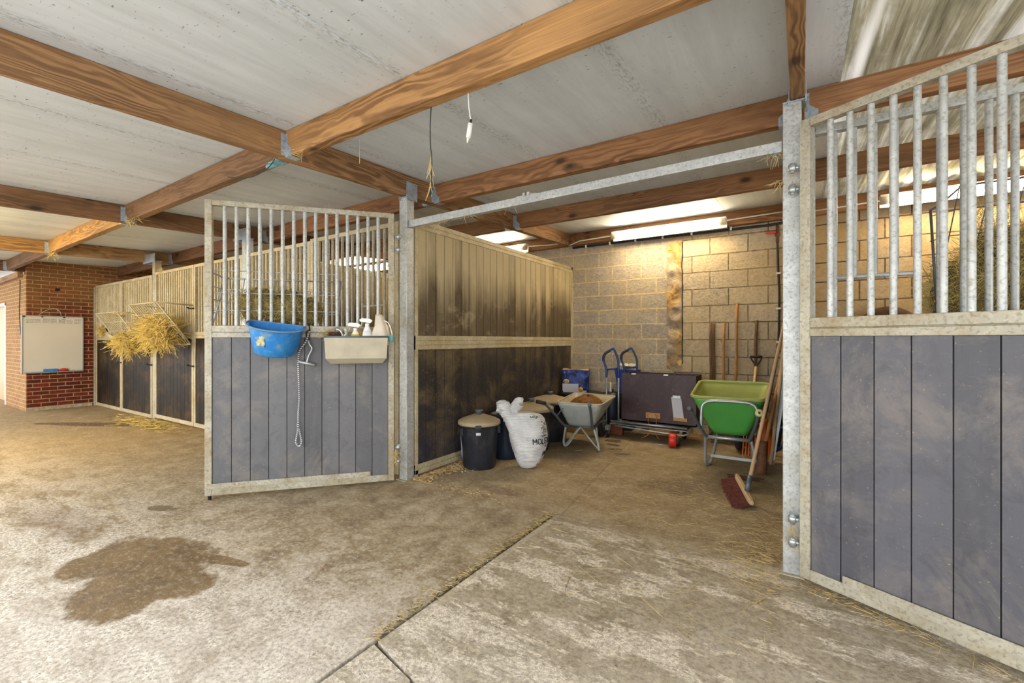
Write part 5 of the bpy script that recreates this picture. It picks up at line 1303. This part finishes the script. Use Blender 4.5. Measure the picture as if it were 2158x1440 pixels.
# second broom/shovel handle and scoop
pole('tool_handle', (-.27, 5.35, .05), (-.122, 5.45, 1.62), .019, 'pale_wood', 'thick pale wooden pole leaning beside the yard broom handle')
t = thing('wooden_shovel', 'worn wooden-handled shovel with a rusty scoop behind the yard broom', 'shovel', (-.3, 5.2, 0))
MB().tube([(-.32, 5.12, .22), (-.17, 5.55, 1.10)], .017, 10).build('shaft', M['warm_wood'], t, world=True)
m = MB(); vs = []; fs = []
for j in range(9):
    for i in range(7):
        q = j/8; u = (i-3)/3; w_ = .055*(1-.25*q); vs.append((-.325+u*w_+(-.03)*(1-q)*.5, 5.02+.13*q-.03*(1-u*u), .03+.30*q))
for j in range(8):
    for i in range(6): a = j*7+i; fs.append((a, a+1, a+8, a+7))
m.add(vs, fs, True); m.build('scoop', M['rust'], t, world=True, solid=.004)
m = MB().box(-.62, -.30, 4.86, 4.90, .002, .014); m.box(-.60, -.34, 4.78, 4.86, .002, .010); o = m.build('floor_scraper', M['rust']); o.rotation_euler = (0, 0, 0); tag(o, 'flat rusty scraper blade on the floor by the yard broom head', 'scraper')
# orange shovel and aluminium poles
t = thing('orange_shovel', 'orange plastic shovel standing behind the aluminium pole', 'shovel', (-.33, 5.95, 0))
vs = []; fs = []
for j in range(9):
    for i in range(7):
        q = j/8; u = (i-3)/3; w_ = .085*(1-.65*max(0, q-.55)/.45); vs.append((-.36+u*w_, 5.86+.10*q-.03*(1-u*u), .03+.40*q))
for j in range(8):
    for i in range(6): a = j*7+i; fs.append((a, a+1, a+8, a+7))
MB().add(vs, fs, True).build('blade', M['orange'], t, world=True, solid=.005)
MB().tube([(-.36, 5.95, .42), (-.24, 6.25, 1.15)], .012, 8).build('shaft', M['iron'], t, world=True)
t = thing('aluminium_pole', 'square aluminium pole with grey foot leaning in the right corner', 'pole', (-.25, 5.62, 0))
a = Vector((-.268, 5.60, .035)); b = Vector((-.115, 5.75, 1.18))
def sq_(p, w_): return [(p.x-w_, p.y-w_, p.z), (p.x+w_, p.y-w_, p.z), (p.x+w_, p.y+w_, p.z), (p.x-w_, p.y+w_, p.z)]
MB().loft([sq_(a, .021), sq_(b, .021)], smooth=False).build('pole_tube', M['steel'], t, world=True)
MB().loft([sq_(a-Vector((.004, .003, .034)), .026), sq_(a+Vector((0, 0, .01)), .026)], smooth=False).build('pole_foot', M['steel_dark'], t, world=True)
t = thing('aluminium_pole', 'second aluminium pole, mostly hidden by the near steel post', 'pole', (-.12, 5.7, 0))
a = Vector((-.150, 5.72, .035)); b = Vector((-.115, 5.85, 1.20))
MB().loft([sq_(a, .016), sq_(b, .016)], smooth=False).build('pole_tube', M['steel'], t, world=True)
MB().loft([sq_(a-Vector((0, 0, .034)), .020), sq_(a, .020)], smooth=False).build('pole_foot', M['steel_dark'], t, world=True)
m = MB().tube(smooth_path([(-.28, 6.1, .02), (-.2, 6.05, .10), (-.14, 6.1, .22), (-.2, 6.2, .30), (-.26, 6.15, .16)], 6), .02, 8); tag(m.build('coiled_hose', M['blue_dark']), 'dark blue hose end heaped in the right corner', 'hose')
m = MB().tube([(-.24, 6.30, .02), (-.17, 6.42, .70)], .02, 8); m.lathe([(0, 0), (.05, 0), (.06, .08), (0, .1)], c=(-.17, 6.38, .36), seg=14); tag(m.build('drill_stand', M['iron']), 'dark clutter standing in the corner behind the aluminium pole', 'clutter')

# ------------------------------------------------------------------ straw litter
def litter(name, label, n_, fn, mat, L=(.04, .16), r=.0014, cat='straw', zr=(.001, .012)):
    m = MB()
    for i in range(n_):
        x, y = fn(); a = rnd(0, 2*pi); z_ = rnd(*zr)
        m.strand((x, y, z_), (cos(a), sin(a), rnd(-.02, .06)), rnd(*L), r*rnd(.7, 1.3), 0.25*rnd(-1, 1), 3)
    for k_, p in enumerate(m.v):
        if p[2] < .0005: m.v[k_] = (p[0], p[1], .0005)
    o = m.build(name, M[mat], kind='stuff'); return tag(o, label, cat)
random.seed(33)
litter('straw_litter', 'loose straw scattered over the floor of the storage bay', 420, lambda: (random.gauss(-.75, .42), random.gauss(4.1, .55)), 'straw', (.03, .12), .0009)
litter('straw_litter', 'straw drifted against the foot of the near post', 260, lambda: (-.10-abs(random.gauss(0, .16)), 3.15+random.gauss(0, .35)), 'straw', (.03, .12), .0012)
litter('straw_litter', 'long straws lying just in front of the storage bay', 60, lambda: (rnd(-1.6, -.2), rnd(2.2, 3.0)), 'straw', (.06, .20), .0011)
litter('grass_tufts', 'dry grass and hay packed along the floor joint', 800, lambda: (GX+random.gauss(-.020, .012)*(1 if random.random() < .8 else 2), rnd(1.34, 3.08)), 'straw', (.012, .04), .0012, zr=(-.008, .010))
litter('straw_litter', 'straw and hay bits on the floor below the far hay racks', 420, lambda: (random.gauss(-8.7, .5), 2.80+random.gauss(0, .10)), 'hay_yellow', (.05, .18), .003, zr=(.002, .03))
litter('straw_litter', 'sparse straws on the floor by the grey wheelbarrow', 60, lambda: (rnd(-2.4, -1.3), rnd(3.5, 5.0)), 'straw', (.03, .1), .0012)
litter('straw_litter', 'straw caught at the foot of the open right door', 160, lambda: (rnd(.0, .9), 0) if False else ((lambda s_: (.0+s_*.896+random.gauss(0, .02), 2.93-s_*.443+random.gauss(0, .02)))(abs(random.gauss(0, .45)))), 'straw', (.02, .10), .0010)
# shavings by the partition foot
m = MB()
for i in range(1500):
    s_ = random.random()**1.3; y = 3.06+.85*s_; x = -3.13+abs(random.gauss(0, .085+.03*sin(y*9)))
    a = rnd(0, 2*pi); l_ = rnd(.005, .015); w_ = l_*rnd(.3, .6); z_ = rnd(.002, .022)*max(.2, 1-(x+3.13)*4)
    dx, dy = cos(a)*l_, sin(a)*l_; ex, ey = -sin(a)*w_, cos(a)*w_
    tz = rnd(-.006, .006)
    m.add([(x-dx, y-dy, z_+.001), (x+ex, y+ey, z_+.003+abs(tz)), (x+dx, y+dy, z_+.001), (x-ex, y-ey, z_+.0005)], [(0, 1, 2, 3)])
tag(m.build('wood_shavings', M['cobble'], kind='stuff', solid=.001), 'pale wood shavings spilled along the foot of the dark partition', 'shavings')
m = MB()
for i in range(160):
    x = -3.05+random.gauss(.35, .40); y = 3.10+random.gauss(0, .05); l_ = rnd(.002, .007)
    m.box(x-l_, x+l_, y-l_*.5, y+l_*.5, .0005, .003)
tag(m.build('wood_shavings', M['cobble'], kind='stuff'), 'crumbs of shavings across the mouth of the storage bay', 'shavings')
# cobweb-like hay tufts on rails and beams
m = MB()
for (cx_, cy_, cz_, n_, sp) in ((-2.75, 3.06, 2.43, 26, .10), (-2.45, 3.06, 2.44, 20, .08), (-1.95, 3.06, 2.46, 12, .10), (-.14, 3.05, 2.44, 22, .04), (-.10, 3.02, 2.27, 14, .03)):
    for i in range(n_): m.strand((cx_+rnd(-sp, sp), cy_+rnd(-.02, .02), cz_), (rnd(-1, 1), rnd(-.4, .4), rnd(-1.2, .2)), rnd(.03, .10), .0013, .8, 3)
tag(m.build('hay_wisps', M['straw'], kind='stuff'), 'wisps of straw hanging off the overhead rail', 'straw')
m = MB()
for (cx_, cy_, cz_, n_) in ((-6.1, 1.82, 2.66, 22), (-9.3, 1.82, 2.63, 30), (-3.05, 1.82, 2.68, 8), (-10.1, 3.38, 2.66, 50), (-8.8, 3.0, 2.5, 20)):
    for i in range(n_): m.strand((cx_+rnd(-.15, .15), cy_+rnd(-.02, .02), cz_+rnd(-.02, .02)), (rnd(-1, 1), rnd(-.4, .4), rnd(-1.5, .1)), rnd(.04, .14), .002, .8, 3)
tag(m.build('hay_wisps', M['hay_yellow'], kind='stuff'), 'straw wisps stuck under the far joists and beams', 'straw')
m = MB()
for i in range(120):
    s_ = rnd(.25, 1.25); p = dloc(s_, rnd(-.02, .02), 2.527); m.strand(p, (rnd(-1, 1), rnd(-1, 1), rnd(-.2, .5)), rnd(.015, .05), .0010, .6, 2)
tag(m.build('hay_wisps', M['straw'], kind='stuff'), 'dusty straw bits lying on top of the open grey door', 'straw')
m = MB()
for (zz) in (2.25, .28, .22):
    for i in range(26 if zz > 1 else 46): m.strand((-.045+rnd(-.012, .012), 2.965, zz+rnd(-.03, .03)), (rnd(-1, 1), rnd(-.4, .1), rnd(-1.4, .5)), rnd(.02, .06), .0010, .8, 3)
for i in range(110):
    p = dloc(-.02, .04, .26+rnd(-.06, .06)); m.strand(p, (rnd(-1, 1), rnd(-1, 1), rnd(-1.4, .3)), rnd(.02, .07), .0013, .8, 3)
tag(m.build('hay_wisps', M['straw'], kind='stuff'), 'straw snagged around the door hinges', 'straw')

# ------------------------------------------------------------------ camera, light
cam = bpy.data.cameras.new('camera'); co = bpy.data.objects.new('camera', cam); C.objects.link(co)
cam.sensor_width = 36; cam.lens = 940/2158*36; cam.shift_y = -4/2158; cam.clip_start = .05
co.location = (0, 0, 1.35); co.rotation_euler = (R(90), 0, R(33)); SC.camera = co
w = bpy.data.worlds.new('world'); SC.world = w; w.use_nodes = True
bg = w.node_tree.nodes['Background']; bg.inputs[0].default_value = (1.0, .995, .98, 1); bg.inputs[1].default_value = 1.6
def area(name, loc, rot, sx_, sy_, e, col):
    l = bpy.data.lights.new(name, 'AREA'); l.shape = 'RECTANGLE'; l.size = sx_; l.size_y = sy_; l.energy = e; l.color = col
    o = bpy.data.objects.new(name, l); C.objects.link(o); o.location = loc; o.rotation_euler = rot; return o
SC.view_settings.view_transform = 'Standard'; SC.view_settings.look = 'None'; SC.view_settings.gamma = 1
SC.view_settings.use_curve_mapping = False
SC.view_settings.exposure = 1.32
SC.cycles.max_bounces = 6; SC.cycles.diffuse_bounces = 4; SC.cycles.glossy_bounces = 2; SC.cycles.transmission_bounces = 2
SC.cycles.caustics_reflective = False; SC.cycles.caustics_refractive = False
SC.cycles.use_adaptive_sampling = True; SC.cycles.adaptive_threshold = .045; SC.cycles.time_limit = 1000
SC.cycles.use_denoising = True
